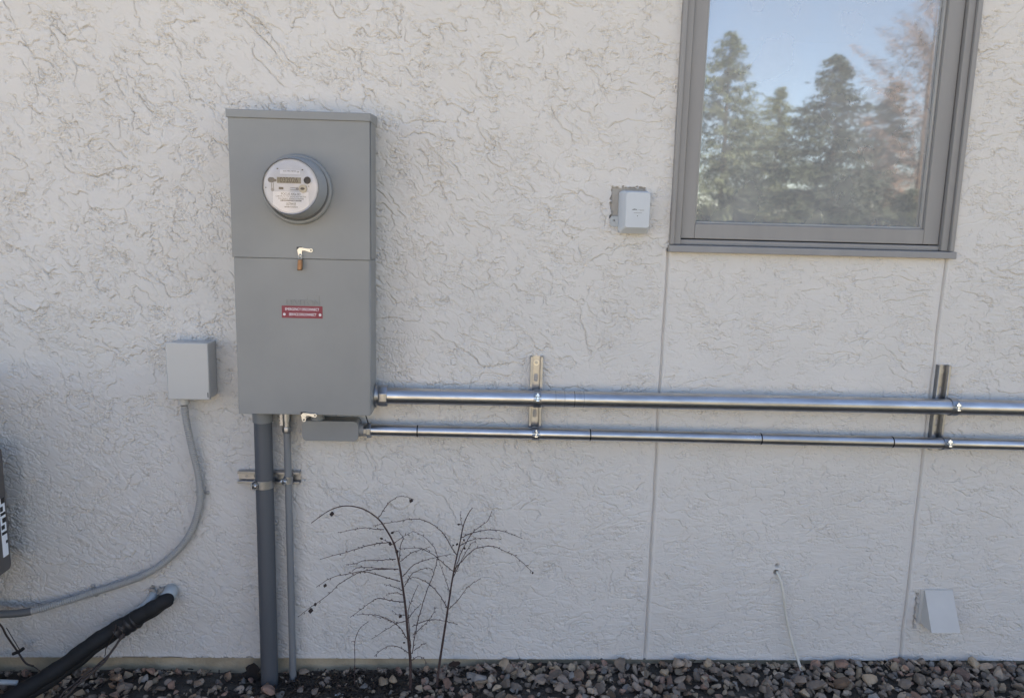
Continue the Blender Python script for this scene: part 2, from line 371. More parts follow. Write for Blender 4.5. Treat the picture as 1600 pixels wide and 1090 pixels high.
b.hexa([(HX0-.3, -ov, HZ), (HX1+.3, -ov, HZ), (HX1+.3, HY1+ov, HZ), (HX0-.3, HY1+ov, HZ)], [(HX0-.3, -ov, HZ+.14), (HX1+.3, -ov, HZ+.14), (HX1+.3, HY1+ov, HZ+.14), (HX0-.3, HY1+ov, HZ+.14)])
b.build('roof', 'roofing', house, smooth=False)
# window: frame > , sash, gasket, pane
b = MB()
FW = .0375; y0, y1 = -.004, .06
b.box(WX0, WX0+.0135, -.014, y1, WZ0+.021, WZ1); b.box(WX1-.0135, WX1, -.014, y1, WZ0+.021, WZ1)
b.box(WX0+.0135, WX0+.034, y0, y1, WZ0+.021, WZ1-.03); b.box(WX1-.034, WX1-.0135, y0, y1, WZ0+.021, WZ1-.03)
b.box(WX0+.0135, WX1-.0135, -.014, y1, WZ1-.03, WZ1)
b.box(WX0+.034, WX1-.034, .006, y1, WZ0+.021, WZ0+.036)
fr_ = b.build('window', 'window_paint', house, bevel=.0025)
b = MB(); b.hexa([(WX0-.002, -.022, WZ0), (WX1+.004, -.022, WZ0), (WX1+.004, .06, WZ0), (WX0-.002, .06, WZ0)],
                 [(WX0-.002, -.020, WZ0+.0195), (WX1+.004, -.020, WZ0+.0195), (WX1+.004, .06, WZ0+.0225), (WX0-.002, .06, WZ0+.0225)])
b.build('sill', 'window_paint', fr_, bevel=.002)
SX0, SX1, SZ0, SZ1 = WX0+.036, WX1-.036, WZ0+.039, WZ1-.034
b = MB(); sy0, sy1 = .010, .055; sw = .040
b.box(SX0, SX0+sw, sy0, sy1, SZ0, SZ1); b.box(SX1-sw-.006, SX1, sy0, sy1, SZ0, SZ1); b.box(SX0+sw, SX1-sw-.006, sy0, sy1, SZ0, SZ0+.043); b.box(SX0+sw, SX1-sw-.006, sy0, sy1, SZ1-sw, SZ1)
b.build('sash', 'window_paint', fr_, bevel=.002)
b = MB(); gx0, gx1, gz0, gz1 = SX0+sw, SX1-sw-.006, SZ0+.043, SZ1-sw; g = .006
b.box(gx0, gx0+g, .022, .034, gz0, gz1); b.box(gx1-g, gx1, .022, .034, gz0, gz1); b.box(gx0+g, gx1-g, .022, .034, gz0, gz0+g); b.box(gx0+g, gx1-g, .022, .034, gz1-g, gz1)
b.build('gasket', 'window_gasket', fr_, bevel=.0015)
b = MB(); b.box(gx0, gx1, .0345, .0385, gz0, gz1); b.build('pane', 'window_glass', fr_, smooth=False)
b = MB()                                              # dim room behind the pane
rx0, rx1, ry0, ry1, rz0, rz1 = -.6, 3.2, .13, 3.6, .3, 2.75
b.box(rx0-.05, rx0, ry0, ry1, rz0, rz1); b.box(rx1, rx1+.05, ry0, ry1, rz0, rz1); b.box(rx0, rx1, ry1, ry1+.05, rz0, rz1); b.box(rx0, rx1, ry0, ry1, rz0-.05, rz0); b.box(rx0, rx1, ry0, ry1, rz1, rz1+.05)
b.build('room_lining', 'room_wall', house, smooth=False)
# ------------------------------------------------------------------ meter panel
PD = .12
kd = (2.2-PD)/(2.2-.16)
PX0, PX1 = -.6535*kd, -.2975*kd
PZ0, PZ1, PZM = (1.40+(z_-1.40)*kd for z_ in (.8760, 1.6460, 1.2940))
pan = thing('meter_panel', ((PX0+PX1)/2, -PD/2, PZ0), 'tall grey steel electric meter panel with red warning sticker, bolted to the stucco', 'meter panel')
b = MB(); b.box(PX0+.003, PX1-.001, -(PD-.012), -.001, PZ0+.002, PZ1); b.build('enclosure', 'panel_paint', pan, bevel=.002)
b = MB(); b.box(PX0-.0005, PX1+.0005, -PD-.0015, -(PD-.0115), PZM, PZ1); b.box(PX1+.0003, PX1+.0025, -(PD-.012), -.02, PZM+.002, PZ1)
b.build('upper_cover', 'panel_paint', pan, bevel=.0015)
b = MB(); b.box(PX0+.0025, PX1-.001, -PD+.0015, -(PD-.0118), PZ0-.002, PZM-.0006); b.box(PX1-.001, PX1+.0015, -PD+.0015, -.02, PZ0, PZM-.0006)
door = b.build('door', 'panel_paint', pan, bevel=.0015)
b = MB()                                              # rain cap, its lip hanging over the cover
b.hexa([(PX0-.0045, -PD-.0055, PZ1-.0005), (PX1+.004, -PD-.0055, PZ1-.0005), (PX1+.004, -.001, PZ1-.0005), (PX0-.0045, -.001, PZ1-.0005)],
       [(PX0-.0045, -PD-.0055, PZ1+.020), (PX1+.004, -PD-.0055, PZ1+.020), (PX1+.004, -.001, PZ1+.028), (PX0-.0045, -.001, PZ1+.028)])
b.build('rain_cap', 'panel_paint', pan, bevel=.0015)
rc = W(464.5, 296, PD+.012)
rc = Vector((rc.x, 0, rc.z))
b = MB(); y = lambda d: d
b.lathe((rc.x, 0, rc.z), (0, -1, 0), [(.0905, PD+.001), (.0905, PD+.010), (.0893, PD+.0145), (.086, PD+.0170), (.0825, PD+.0170), (.0802, PD+.0150), (.0802, PD+.002)], 72)
b.build('socket_ring', 'panel_paint', pan)
# hasps (bright latches), each with slot screws
def hasp(c, mirror=False, big=1.0):
    c = Vector(c); hz = c.z; fy = -PD-.0035
    out = [(-.006, .010), (.006, .013), (.018, .011), (.030, .0085), (.036, .0075)]
    pts = []
    # bent lever outline: arm to the right with round eye, foot going down with round eye
    arm = [(-.010, .006), (-.004, .012), (.006, .0125), (.020, .010), (.030, .0095)]
    eye1 = [(.034+.0062*math.cos(R(a)), .0045+.0062*math.sin(R(a))) for a in range(80, -110, -20)]
    inner = [(.028, -.001), (.014, .0035), (.006, .003), (.0045, -.002)]
    eye2 = [(-.001+.0062*math.cos(R(a)), -.010+.0062*math.sin(R(a))) for a in range(20, -200, -20)]
    loop = arm+eye1+inner+eye2+[(-.0085, -.003)]
    b = MB(); b.plate([(c.x+u*big, hz+v*big) for u, v in loop][::-1], [[(c.x+u*big, hz+v*big) for u, v in ellipse(.034, .0045, .0026, .0026, 10)], [(c.x+u*big, hz+v*big) for u, v in ellipse(-.001, -.010, .0030, .0030, 10)]],
                     lambda u, v, t: (u, fy-t, v), .0022)
    h = b.build('latch', 'hasp_metal', pan, bevel=.0005, seg=1)
    b = MB(); b.lathe((c.x+.034*big, -PD-.001, hz+.0045*big), (0, -1, 0), [(.0024, 0), (.0024, .003)], 10); b.build('rivet', 'black_ink', h); b = MB(); b.lathe((c.x-.001, -PD-.001, hz-.010), (0, -1, 0), [(.0026, 0), (.0026, .002)], 10); b.build('rivet', 'black_ink', h); b = MB()
    b.box(c.x-.010, c.x+.004, -PD-.0030, -PD-.0001, hz+.004, hz+.012)
    b.build('latch_slot', 'black_ink', h)
h1 = W(470, 394, PD); hasp((h1.x, 0, h1.z+.002), big=.82)
h2 = W(476, 650, PD); hasp((h2.x, 0, h2.z+.000), big=.86)
# sticker and raised maker's name
lc = (W(440, 478, PD)+W(504, 497, PD))/2; lw, lh = .1090, .0331
b = MB(); b.plate(rrect(lc.x, lc.z, lw, lh, .001, 2), [], lambda u, v, t: (u, -PD+.0013-t, v), .0006); lab = b.build('warning_label', 'red_label', door, smooth=False)
text('lettering', 'EMERGENCY DISCONNECT', .0100, (lc.x, -PD+.0005, lc.z+.0072), 'label_white', door, sx=.74, bold=.0)
text('lettering', 'SERVICE DISCONNECT', .0100, (lc.x+.0012, -PD+.0005, lc.z-.0068), 'label_white', door, sx=.72, bold=.0)
for s in (-1, 1):
    b = MB(); b.lathe((lc.x+s*.0478, -PD+.0009, lc.z-.0068), (0, -1, 0), [(.0034, 0), (.0034, .0007)], 20); b.build('emblem', 'label_white', door, smooth=False)
    b = MB(); b.lathe((lc.x+s*.0478, -PD+.0001, lc.z-.0068), (0, -1, 0), [(.0012, 0), (.0012, .0003)], 12); b.build('emblem', 'red_label', door, smooth=False)
ez = lc.z+lh/2
text('raised_lettering', 'LEVITON', .021, (lc.x+.002, -PD+.0012, ez+.0085), 'panel_paint', door, extrude=.0016, sx=1.08)
b = MB(); qx0, qx1, qz0, qz1 = lc.x+.014, lc.x+.047, ez+.001, ez+.029
for (a0, a1, c0, c1) in ((qx0, qx1, qz1-.001, qz1), (qx0, qx0+.001, qz0, qz1-.001), (qx1-.001, qx1, qz0, qz1-.001)): b.box(a0, a1, -PD+.0004, -PD+.0016, c0, c1)
b.build('raised_frame', 'panel_paint', door, smooth=False)
# ------------------------------------------------------------------ the round meter, plugged into the ring
mt = thing('electric_meter', (rc.x, -PD-.02, rc.z), 'round glass-fronted electricity meter with digital display, plugged into the grey panel', 'electric meter')
mz = rc.z+.0050; my = -PD
D0 = .0165; D1 = .088
b = MB(); b.lathe((rc.x, my, mz-.004), (0, -1, 0), [(.0802, .004), (.0802, D0-.001), (.0780, D0+.001)], 72); b.build('base_ring', 'tape_grey', mt)
b = MB(); b.lathe((rc.x, my, mz-.001), (0, -1, 0), [(.0788, D0-.001), (.0785, D0+.008), (.0755, D0+.016), (.0712, D1-.012), (.0706, D1-.005), (.0690, D1-.005), (.0690, D1-.012)], 72)
b.build('housing', 'meter_body', mt)
fz = mz-.001; fy = my-(D1-.007)
b = MB(); b.lathe((rc.x, my, fz), (0, -1, 0), [(.0686, D1-.016), (.0686, D1-.007)], 72); face = b.build('face', 'meter_face', mt)
def fpl(name, u, v, w_, h_, m, t=.0006, off=0.0, r=.0004):
    b = MB(); b.plate(rrect(rc.x+u, fz+v, w_, h_, min(r, w_/2.01, h_/2.01), 4), [], lambda a, c, q: (a, fy-off-q, c), t); return b.build(name, m, face, smooth=False)
# lower white label: a band cut by the round face
pts = [(-.0445, -.013), (.0445, -.013)]+[(.0635*math.cos(R(a)), .0635*math.sin(R(a))) for a in range(-45, -136, -5)]
b = MB(); b.plate([(rc.x+u, fz+v) for u, v in pts][::-1], [], lambda a, c, q: (a, fy-q, c), .0006); b.build('data_label', 'label_white', face, smooth=False)
fpl('top_label', -.001, .036, .050, .0105, 'label_white')
fpl('display', -.004, .0155, .0600, .0150, 'lcd'); 
text('digits', '032026', .0180, (rc.x-.004, fy-.0009, fz+.0155), 'lcd_digit', face, extrude=.0001, sx=.85, bold=.0004)
text('digits', '01', .0130, (rc.x-.0285, fy-.0009, fz+.0155), 'lcd_digit', face, extrude=.0001, sx=.6)
b = MB(); b.lathe((rc.x+.0425, fy, fz+.0165), (0, -1, 0), [(.0105, 0), (.0105, .003), (.0085, .004)], 32); b.build('port_ring', 'meter_face', face)
b = MB(); b.lathe((rc.x+.0425, fy-.0035, fz+.0165), (0, -1, 0), [(.0092, 0), (.0080, .0015)], 32); b.build('optical_port', 'black_ink', face)
fpl('button', -.0480, .0155, .017, .0125, 'tape_grey', .0012, 0, .006)
fpl('slot', -.0380, .0145, .006, .006, 'tape_grey', .0008, .0013)
fpl('slot', -.0240, -.0045, .0115, .0060, 'black_ink', .0006)
for dx in (-.0022, .0022): fpl('slot', -.0455+dx, .001, .0010, .0160, 'tape_grey', .0006)
b = MB(); b.lathe((rc.x-.0455, fy, fz-.0085), (0, -1, 0), [(.0040, 0), (.0040, .0012)], 20); b.build('button', 'meter_body', face)
for dz in (-.0024, .0024): fpl('slot', .0065, -.0050+dz, .0160, .0010, 'tape_grey', .0006)
b = MB(); b.lathe((rc.x+.0165, fy, fz-.0050), (0, -1, 0), [(.0038, 0), (.0038, .0012)], 20); b.build('button', 'meter_body', face)
b = MB(); b.lathe((rc.x+.0310, fy, fz-.0045), (0, -1, 0), [(.0100, 0), (.0100, .0055), (.0090, .0065)], 32); dial = b.build('reset_dial', 'dial_cream', face)
b = MB(); b.plate(ellipse(rc.x+.031, fz-.0045, .0055, .0032), [], lambda a, c, q: (a, fy-.0066-q, c), .0008); b.build('slot', 'black_ink', face, smooth=False)
for u, v in ((-.032, .0435), (.030, .0420)): fpl('slot', u, v, .0040, .0028, 'black_ink')
fpl('slot', -.0620, -.004, .0020, .003, 'black_ink')
for (s, body, sz, v, k) in ((1, 'FOCUS AXe-SD', .0075, -.0185, .95), (1, 'CL200 240V 3W TYPE AXLS-SD 30TA 7.2Kh FM2S', .0040, -.0245, .9), (1, 'COLORADO SPRINGS UTILITIES', .0048, -.0300, .95), (1, '43796618', .0060, -.0420, 1), (1, '30000 kWh 60Hz', .0035, -.0460, 1)):
    text('print', body, sz, (rc.x, fy-.0008, fz+v), 'black_ink', face, extrude=.0001, sx=k)
text('print', 'ELECTRIC METER', .0042, (rc.x-.002, fy-.0008, fz+.038), 'black_ink', face, extrude=.0001)
text('print', 'TP', .0055, (rc.x+.0185, fy-.0008, fz+.036), 'black_ink', face, extrude=.0001)
text('print', '1 R', .0060, (rc.x+.0430, fy-.0004, fz+.0015), 'black_ink', face, extrude=.0001)
b = MB(); rg = random.Random(3); xx = -.026
while xx < .026:
    ww = rg.choice((.0005, .0009, .0013)); b.box(rc.x+xx, rc.x+xx+ww, fy-.0009, fy-.0005, fz-.0365, fz-.0330); xx += ww+rg.choice((.0005, .0010))
xx = -.016
while xx < .016:
    ww = rg.choice((.0005, .0009)); b.box(rc.x+xx, rc.x+xx+ww, fy-.0009, fy-.0005, fz-.0520, fz-.0495); xx += ww+rg.choice((.0005, .0010))
b.build('barcode', 'black_ink', face, smooth=False)
b = MB(); b.lathe((rc.x, my, fz), (0, -1, 0), [(.0702, D1-.0048), (.0700, D1), (.067, D1+.003), (0.0005, D1+.005)], 72); b.build('clear_cover', 'clear_cover', mt)
# ------------------------------------------------------------------ padlock hanging from the upper latch
pl = thing('padlock', (h1.x, -PD-.01, h1.z-.03), 'small bronze coloured barrel padlock hanging from the upper latch of the panel', 'padlock')
b = MB(); c = Vector((h1.x-.0010, -PD-.0085, h1.z-.033))
b.hexa([(c.x-.0065, c.y-.007, c.z-.015), (c.x+.0055, c.y-.007, c.z-.014), (c.x+.0055, c.y+.007, c.z-.014), (c.x-.0065, c.y+.007, c.z-.015)],
       [(c.x-.0045, c.y-.006, c.z+.014), (c.x+.0070, c.y-.006, c.z+.015), (c.x+.0070, c.y+.006, c.z+.015), (c.x-.0045, c.y+.006, c.z+.014)]); b.build('lock_body', 'bronze', pl, bevel=.0025)
b = MB(); b.tube(spline([(c.x-.001, c.y, c.z+.013), (c.x-.003, c.y, c.z+.020), (c.x-.001, c.y+.001, c.z+.026), (c.x+.003, c.y, c.z+.026), (c.x+.005, c.y, c.z+.020), (c.x+.003, c.y, c.z+.014)], 5), .0012, 8); b.build('shackle', 'zinc', pl)
# ------------------------------------------------------------------ struts, clamps, conduits
def strut(a, bpt, label, slots):
    """U channel 37 mm wide, 21 deep, open to the front; runs a -> bpt on the wall"""
    a = Vector(a); bpt = Vector(bpt); ax = (bpt-a).normalized(); L = (bpt-a).length; sd_ = Vector((0, -1, 0)).cross(ax).normalized(); w_, dp, t = .0185, .021, .0024
    P = lambda u, v, d: a+ax*u+sd_*v+Vector((0, -d, 0))
    st = thing('strut_channel', tuple(a), label, 'strut', 'steel strut channels screwed to the wall')
    b = MB(); hs = [rrect(s, 0, .024, .012, .0059, 5) for s in slots]
    b.plate([(0, -w_), (L, -w_), (L, w_), (0, w_)], hs, lambda u, v, d: P(u, v, .002+d), t)
    b.build('channel_back', 'strut_metal', st, smooth=False)
    for s in (-1, 1):
        b = MB()
        prof = [(s*w_, .0045), (s*w_, dp), (s*(w_-.0075), dp), (s*(w_-.0075), dp-.006), (s*(w_-.0055), dp-.006), (s*(w_-.0055), dp-t), (s*(w_-t), dp-t), (s*(w_-t), .0045)]
        n_ = len(prof); b.add([P(0, v, d) for v, d in prof]+[P(L, v, d) for v, d in prof], [(i, (i+1) % n_, n_+(i+1) % n_, n_+i) for i in range(n_)]+[(0, 1, 2, 5), (5, 2, 3, 4), (0, 5, 6, 7), (n_, n_+1, n_+2, n_+5), (n_+5, n_+2, n_+3, n_+4), (n_, n_+5, n_+6, n_+7)])
        b.build('channel_side', 'zinc', st, bevel=.0006, seg=1)  # darker metal than the back, imitates the sides' darker reflections
    return st, P
def screw(P, u, parent, washer='hasp_metal'):
    p = P(u, 0, .0046); b = MB(); b.lathe(p, (0, -1, 0), [(.0090, 0), (.0090, .0012)], 24); b.build('washer', washer, parent)
    b = MB(); b.lathe(p+Vector((0, -.0012, 0)), (0, -1, 0), [(.0045, 0), (.0045, .003), (.0018, .003), (.0018, .0015), (0.0005, .0015)], 6); b.build('screw', 'zinc', parent)
def clamp(c, axis, r, label, ear=(0, 0, 0), wd=.022, ang=0):
    """two-piece pipe clamp: strap halves, two ears at the front and the bolt through them"""
    c = Vector(c); ax = Vector(axis).normalized(); q = Vector((0, -1, 0)); s_ = ax.cross(q).normalized()
    cl = thing('pipe_clamp', tuple(c), label, 'pipe clamp', 'two-piece steel pipe clamps on the struts')
    def pt(a, rr, u): return c+ax*u+(q*math.cos(a)+s_*math.sin(a))*rr
    a_e = R(ang)
    for sg in (1, -1):
        b = MB(); n_ = 22; vs = []; fs = []
        a0 = a_e+sg*.13; a1 = a_e+sg*(math.pi-abs(R(ang))*sg*0-.25)
        for i in range(n_+1):
            a = a0+(a1-a0)*i/n_
            for (rr, u) in ((r+.0004, -wd/2), (r+.0004, wd/2), (r+.0028, wd/2), (r+.0028, -wd/2)): vs.append(pt(a, rr, u))
        for i in range(n_):
            for k in range(4): fs.append((i*4+k, i*4+(k+1) % 4, (i+1)*4+(k+1) % 4, (i+1)*4+k))
        fs += [(0, 1, 2, 3), (n_*4+3, n_*4+2, n_*4+1, n_*4)]
        b.add(vs, fs)
        # ear standing out from the pipe
        e0 = pt(a0, r+.001, 0); od = (q*math.cos(a_e)+s_*math.sin(a_e)); sd2 = (s_*math.cos(a_e)-q*math.sin(a_e))*sg
        b.hexa([e0+ax*(-wd/2), e0+ax*(wd/2), e0+ax*(wd/2)+sd2*.0019, e0-ax*(wd/2)+sd2*.0019], [e0+ax*(-wd/2*.8)+od*.014, e0+ax*(wd/2*.8)+od*.014, e0+ax*(wd/2*.8)+sd2*.0019+od*.014, e0-ax*(wd/2*.8)+sd2*.0019+od*.014])
        b.build('strap', 'zinc', cl, bevel=.0004, seg=1)
    od = (q*math.cos(a_e)+s_*math.sin(a_e)); sd2 = (s_*math.cos(a_e)-q*math.sin(a_e)); m0 = c+od*(r+.009)
    g_ = r*.13+.002
    b = MB(); b.lathe(m0, sd2, [(.0025, -g_-.009), (.0025, g_+.003)], 12); b.lathe(m0, sd2, [(.0052, g_), (.0052, g_+.0035), (.0042, g_+.0045)], 20); b.build('bolt', 'bright_zinc', cl)
    b = MB(); b.lathe(m0, sd2, [(.0058, -g_-.005), (.0058, -g_)], 6); b.build('nut', 'bright_zinc', cl)
P1Y, P2Y, R1, R2 = -.0455, -.0390, .0232, .0168
pz = lambda px, py, d: W(px, py, d).z
p1a = W(586, 618, -P1Y); p1z = (W(600, 618.5, -P1Y).z+W(900, 622, -P1Y).z+W(1590, 636.5, -P1Y).z)/3
def on_line(px, d, z):                                 # x where a level line at height z crosses pixel column px
    lo, hi = 0, 1090
    for _ in range(40):
        mid = (lo+hi)/2
        if W(px, mid, d).z > z: lo = mid
        else: hi = mid
    return W(px, lo, d).x
emt1 = thing('steel_conduit', (0.3, P1Y, p1z), 'thick galvanised steel conduit running level from the side of the meter panel, the upper one', 'conduit')
A_, B_ = W(640, 618.5, -P1Y), W(1590, 637.2, -P1Y); k1 = (B_.z-A_.z)/(B_.x-A_.x); p1f = lambda x: A_.z+k1*(x-A_.x)+.0006*math.sin(x*2.6)
p1z = p1f(PX1+.03)
xs = PX1+.030
b = MB(); b.tube([(xs+i*(3.6-xs)/40, P1Y, p1f(xs+i*(3.6-xs)/40)) for i in range(41)], R1, 48); b.build('pipe', 'galvanised', emt1)
b = MB(); b.lathe((PX1+.002, P1Y, p1z), (1, 0, 0), [(.0330, 0), (.0330, .006), (.028, .007), (.028, .012)], 32); b.lathe((PX1+.002, P1Y, p1z), (1, 0, 0), [(.0295, .012), (.0305, .014), (.0305, .034), (.0295, .036), (.0235, .036)], 8); b.build('connector', 'zinc', emt1, bevel=.0008, seg=1)
for px in (868, 882, 897.5, 912):
    x = on_line(px, .055, p1z); b = MB(); b.lathe((x-.0008, P1Y, p1f(x)), (1, 0, 0), [(R1+.0003, 0), (R1+.0003, .0016)], 48); b.build('print_line', 'faint_ink' if px != 897.5 else 'black_ink', emt1)
x = on_line(905, .055, p1z)
b = MB(); rg = random.Random(5)
for k in range(10):
    a = R(-75+k*16)
    for u0, u1, da in ((-.009, .006, .022), (-.004, .010, .012)):
        if rg.random() < .75:
            aa = a+(.08 if u0 > -.005 else 0); vs = []
            for (u, dd) in ((u0, 0), (u1, 0), (u1, da), (u0, da)): vs.append((x+u, P1Y-(R1+.0003)*math.cos(aa+dd), p1f(x)+(R1+.0003)*math.sin(aa+dd)))
            b.add(vs, [(0, 1, 2, 3)])
b.build('print_mark', 'black_ink', emt1, smooth=False, fix=False)
p2z = (W(600, 672.5, -P2Y).z+W(900, 679, -P2Y).z)/2
emt2 = thing('steel_conduit', (0.3, P2Y, p2z), 'thinner, lower galvanised steel conduit with black ring marks, starting at the grey cast elbow', 'conduit')
xs2 = W(580, 672, .037).x
C_, D_ = W(640, 673, -P2Y), W(1590, 694.5, -P2Y); k2 = (D_.z-C_.z)/(D_.x-C_.x); p2f = lambda x: C_.z+k2*(x-C_.x)+.0006*math.sin(x*2.1+1)
p2z = p2f(xs2)
b = MB(); b.tube([(xs2+i*(3.6-xs2)/40, P2Y, p2f(xs2+i*(3.6-xs2)/40)) for i in range(41)], R2, 40); b.build('pipe', 'galvanised', emt2)
for px in (652, 922.5, 1190, 1396):
    x = on_line(px, .048, p2z); b = MB(); b.lathe((x-.0018, P2Y, p2f(x)), (1, 0, 0), [(R2+.0004, 0), (R2+.0004, .0036)], 40); b.build('ring_mark', 'black', emt2)
b = MB(); b.lathe((xs2-.020, P2Y, p2z), (1, 0, 0), [(.0185, 0), (.0185, .008), (.0235, .009), (.0235, .019), (.0225, .021), (.0170, .021)], 8); b.build('connector', 'zinc', emt2, bevel=.0008, seg=1)
# cast elbow body under the panel
lbc = W(516, 671.5, .060)
lb = thing('conduit_elbow', (lbc.x, -.04, lbc.z), 'grey cast conduit elbow box hanging under the meter panel, rounded ends', 'conduit fitting')
lx0, lx1 = W(472, 671, .060).x, W(560, 671, .060).x; lzt, lzb = W(516, 657.5, .06).z, W(516, 688.5, .06).z
b = MB(); b.plate(rrect((lx0+lx1)/2, (lzt+lzb)/2, lx1-lx0, lzt-lzb, .0148, 7), [], lambda u, v, t: (u, -.012-t, v), .050); b.build('body', 'cast_grey', lb, bevel=.006, seg=4)
b = MB(); b.plate(rrect((lx0+lx1)/2, (lzt+lzb)/2-.001, lx1-lx0+.002, lzt-lzb+.0, .0148, 7), [], lambda u, v, t: (u, -.007-t, v), .0048); b.build('cover_plate', 'black_ink', lb, bevel=.001)
b = MB(); hx = W(495, 655, .05).x; b.lathe((hx, -.038, lzt-.012), (0, 0, 1), [(.021, 0), (.0205, .014), (.017, .020), (.0165, PZ0-lzt+.012)], 28); b.build('hub', 'cast_grey', lb)
b = MB(); b.lathe((lx1-.012, P2Y, p2z), (1, 0, 0), [(.019, 0), (.019, .012), (.0175, .020), (.0175, xs2-.020-lx1+.012)], 28); b.build('hub', 'cast_grey', lb)
b = MB(); b.tube(spline([(lx1-.005, -.050, PZ0+.002), (lx1+.004, -.050, PZ0-.008), (lx1+.016, -.045, PZ0-.014), (xs2-.006, -.045, p2z+.016)], 5), .0018, 8)
gw = b.build('ground_wire', 'black', lb)
# big dark conduit
c1 = W(412.5, 720, .047); C1R = .0252
pc = thing('dark_conduit', (c1.x, -.047, -.05), 'thick dark grey plastic conduit rising from the gravel into the bottom of the panel', 'conduit')
b = MB(); b.tube([(c1.x-.001, -.047, -.12), (c1.x, -.047, .5), (c1.x, -.047, PZ0-.014)], C1R, 40); b.build('pipe', 'pvc_dark', pc)
b = MB(); b.lathe((c1.x, -.047, PZ0-.022), (0, 0, 1), [(C1R+.0005, -.021), (C1R+.0030, -.020), (C1R+.0035, .013), (C1R+.005, .014), (C1R+.005, .0215)], 40); b.build('connector', 'pvc_mid', pc)
# slim conduit
c2 = W(450.5, 740, .033); C2R = .0102
ps = thing('slim_conduit', (c2.x, -.033, 0), 'slim mid grey plastic conduit beside the thick dark one', 'conduit')
b = MB(); b.tube([(c2.x+.001, -.033, -.08), (c2.x, -.033, .45), (c2.x-.001, -.033, PZ0-.045)], C2R, 28); b.build('pipe', 'pvc_mid', ps)
b = MB(); b.lathe((c2.x-.001, -.033, W(450, 677, .045).z), (0, 0, 1), [(.0125, 0), (.0135, .003), (.0135, .016), (.0125, .018)], 8); b.build('compression_nut', 'zinc', ps, bevel=.0006, seg=1)
b = MB(); b.lathe((c2.x-.001, -.033, PZ0-.060), (0, 0, 1), [(.0110, 0), (.0110, .016), (.0135, .017), (.0135, .059)], 20); b.build('connector', 'zinc', ps)
b = MB(); b.box(c2.x-.018, c2.x-.010, -.042, -.018, PZ0-.055, PZ0-.001)
for k in range(6): b.box(c2.x-.0185, c2.x-.0095, -.0440, -.018, PZ0-.053+k*.008, PZ0-.0495+k*.008)
b.build('bonding_lug', 'zinc', ps, smooth=False)
# horizontal strut behind the two vertical pipes
zs = (W(400, 735, .015).z+W(400, 755, .015).z)/2
s1, Ps = strut((W(371, 745, .02).x, 0, zs), (W(468, 745, .02).x, 0, zs), 'short level steel strut behind the two vertical conduits', (.055, .105, .150)); screw(Ps, .022, s1, 'strut_metal')
clamp((c1.x, -.047, zs-.006), (0, 0, 1), C1R, 'largest steel clamp, round the thick dark conduit', ang=-38, wd=.024)
clamp((c2.x, -.033, zs+.000), (0, 0, 1), C2R, 'small steel clamp round the slim vertical conduit', ang=-25, wd=.022)
v1x = W(837, 620, .02).x; s2, Ps = strut((v1x, 0, W(836, 691, .02).z), (v1x, 0, W(838, 557, .02).z), 'vertical steel strut left of the joint below the window corner, slotted', (.035, .085, .125, .192)); screw(Ps, .236, s2)
v2x = W(1474, 600, .02).x; s3, Ps = strut((v2x, 0, W(1462, 703, .02).z), (v2x, 0, W(1478, 571, .02).z), 'vertical steel strut nearest the right edge, beside the right joint', (.035, .085, .125, .180)); screw(Ps, .238, s3, 'strut_metal')
for (vx, dx1, nm) in ((v1x, .002, 'left'), (v2x, .018, 'right')):
    who = 'the slotted strut left of the window joint' if nm == 'left' else 'the strut nearest the right edge'
    clamp((vx+dx1, P1Y, p1f(vx)), (1, 0, 0), R1, 'larger clamp on the thick level conduit at '+who, ang=-14 if nm == 'left' else -8)
    clamp((vx+dx1*.8, P2Y, p2f(vx)), (1, 0, 0), R2, 'smaller clamp on the lower level conduit at '+who, ang=-10)
# ------------------------------------------------------------------ small light-grey box and its flexible conduit
jx0, jx1, jz0, jz1, jd = W(260, 580, .07).x, W(326, 580, .07).x, W(295, 624.5, .07).z, W(292, 535.5, .07).z, .07
jb = thing('junction_box', ((jx0+jx1)/2, -.03, jz0), 'light grey hinged junction box on the wall left of the meter panel', 'junction box')
b = MB(); b.box(jx0+.002, jx1-.001, -.060, -.001, jz0+.002, jz1-.002); b.build('box', 'box_paint', jb, bevel=.003)
b = MB(); b.box(jx0, jx1, -jd, -.058, jz0, jz1); lid = b.build('lid', 'box_paint', jb, bevel=.003, seg=3)
b = MB(); b.box(jx1-.0055, jx1-.0035, -jd-.0006, -jd+.001, jz0+.008, jz0+.022); b.build('slot', 'black', lid, smooth=False)
b = MB()
for k in range(4): b.box(jx0+.044, jx0+.058, -jd-.0004, -jd+.001, jz1-.024-k*.0065, jz1-.0225-k*.0065)
b.build('embossing', 'box_paint', lid, smooth=False)
fl = thing('flexible_conduit', (-.84, -.02, .86), 'light grey ribbed flexible conduit curving down from the junction box to the left', 'conduit')
trace = ((288, 633), (291.5, 660), (300, 700), (309.5, 740), (313, 772), (308, 805), (296, 835), (275, 862), (240, 890), (200, 908), (143, 926), (100, 940), (45, 955), (-10, 959), (-70, 955))
dep = [.034, .034, .03, .026, .022, .02, .02, .022, .024, .022, .02, .03, .05, .07, .09]
cl_ = spline([W(px, py, d) for (px, py), d in zip(trace, dep)], 60)
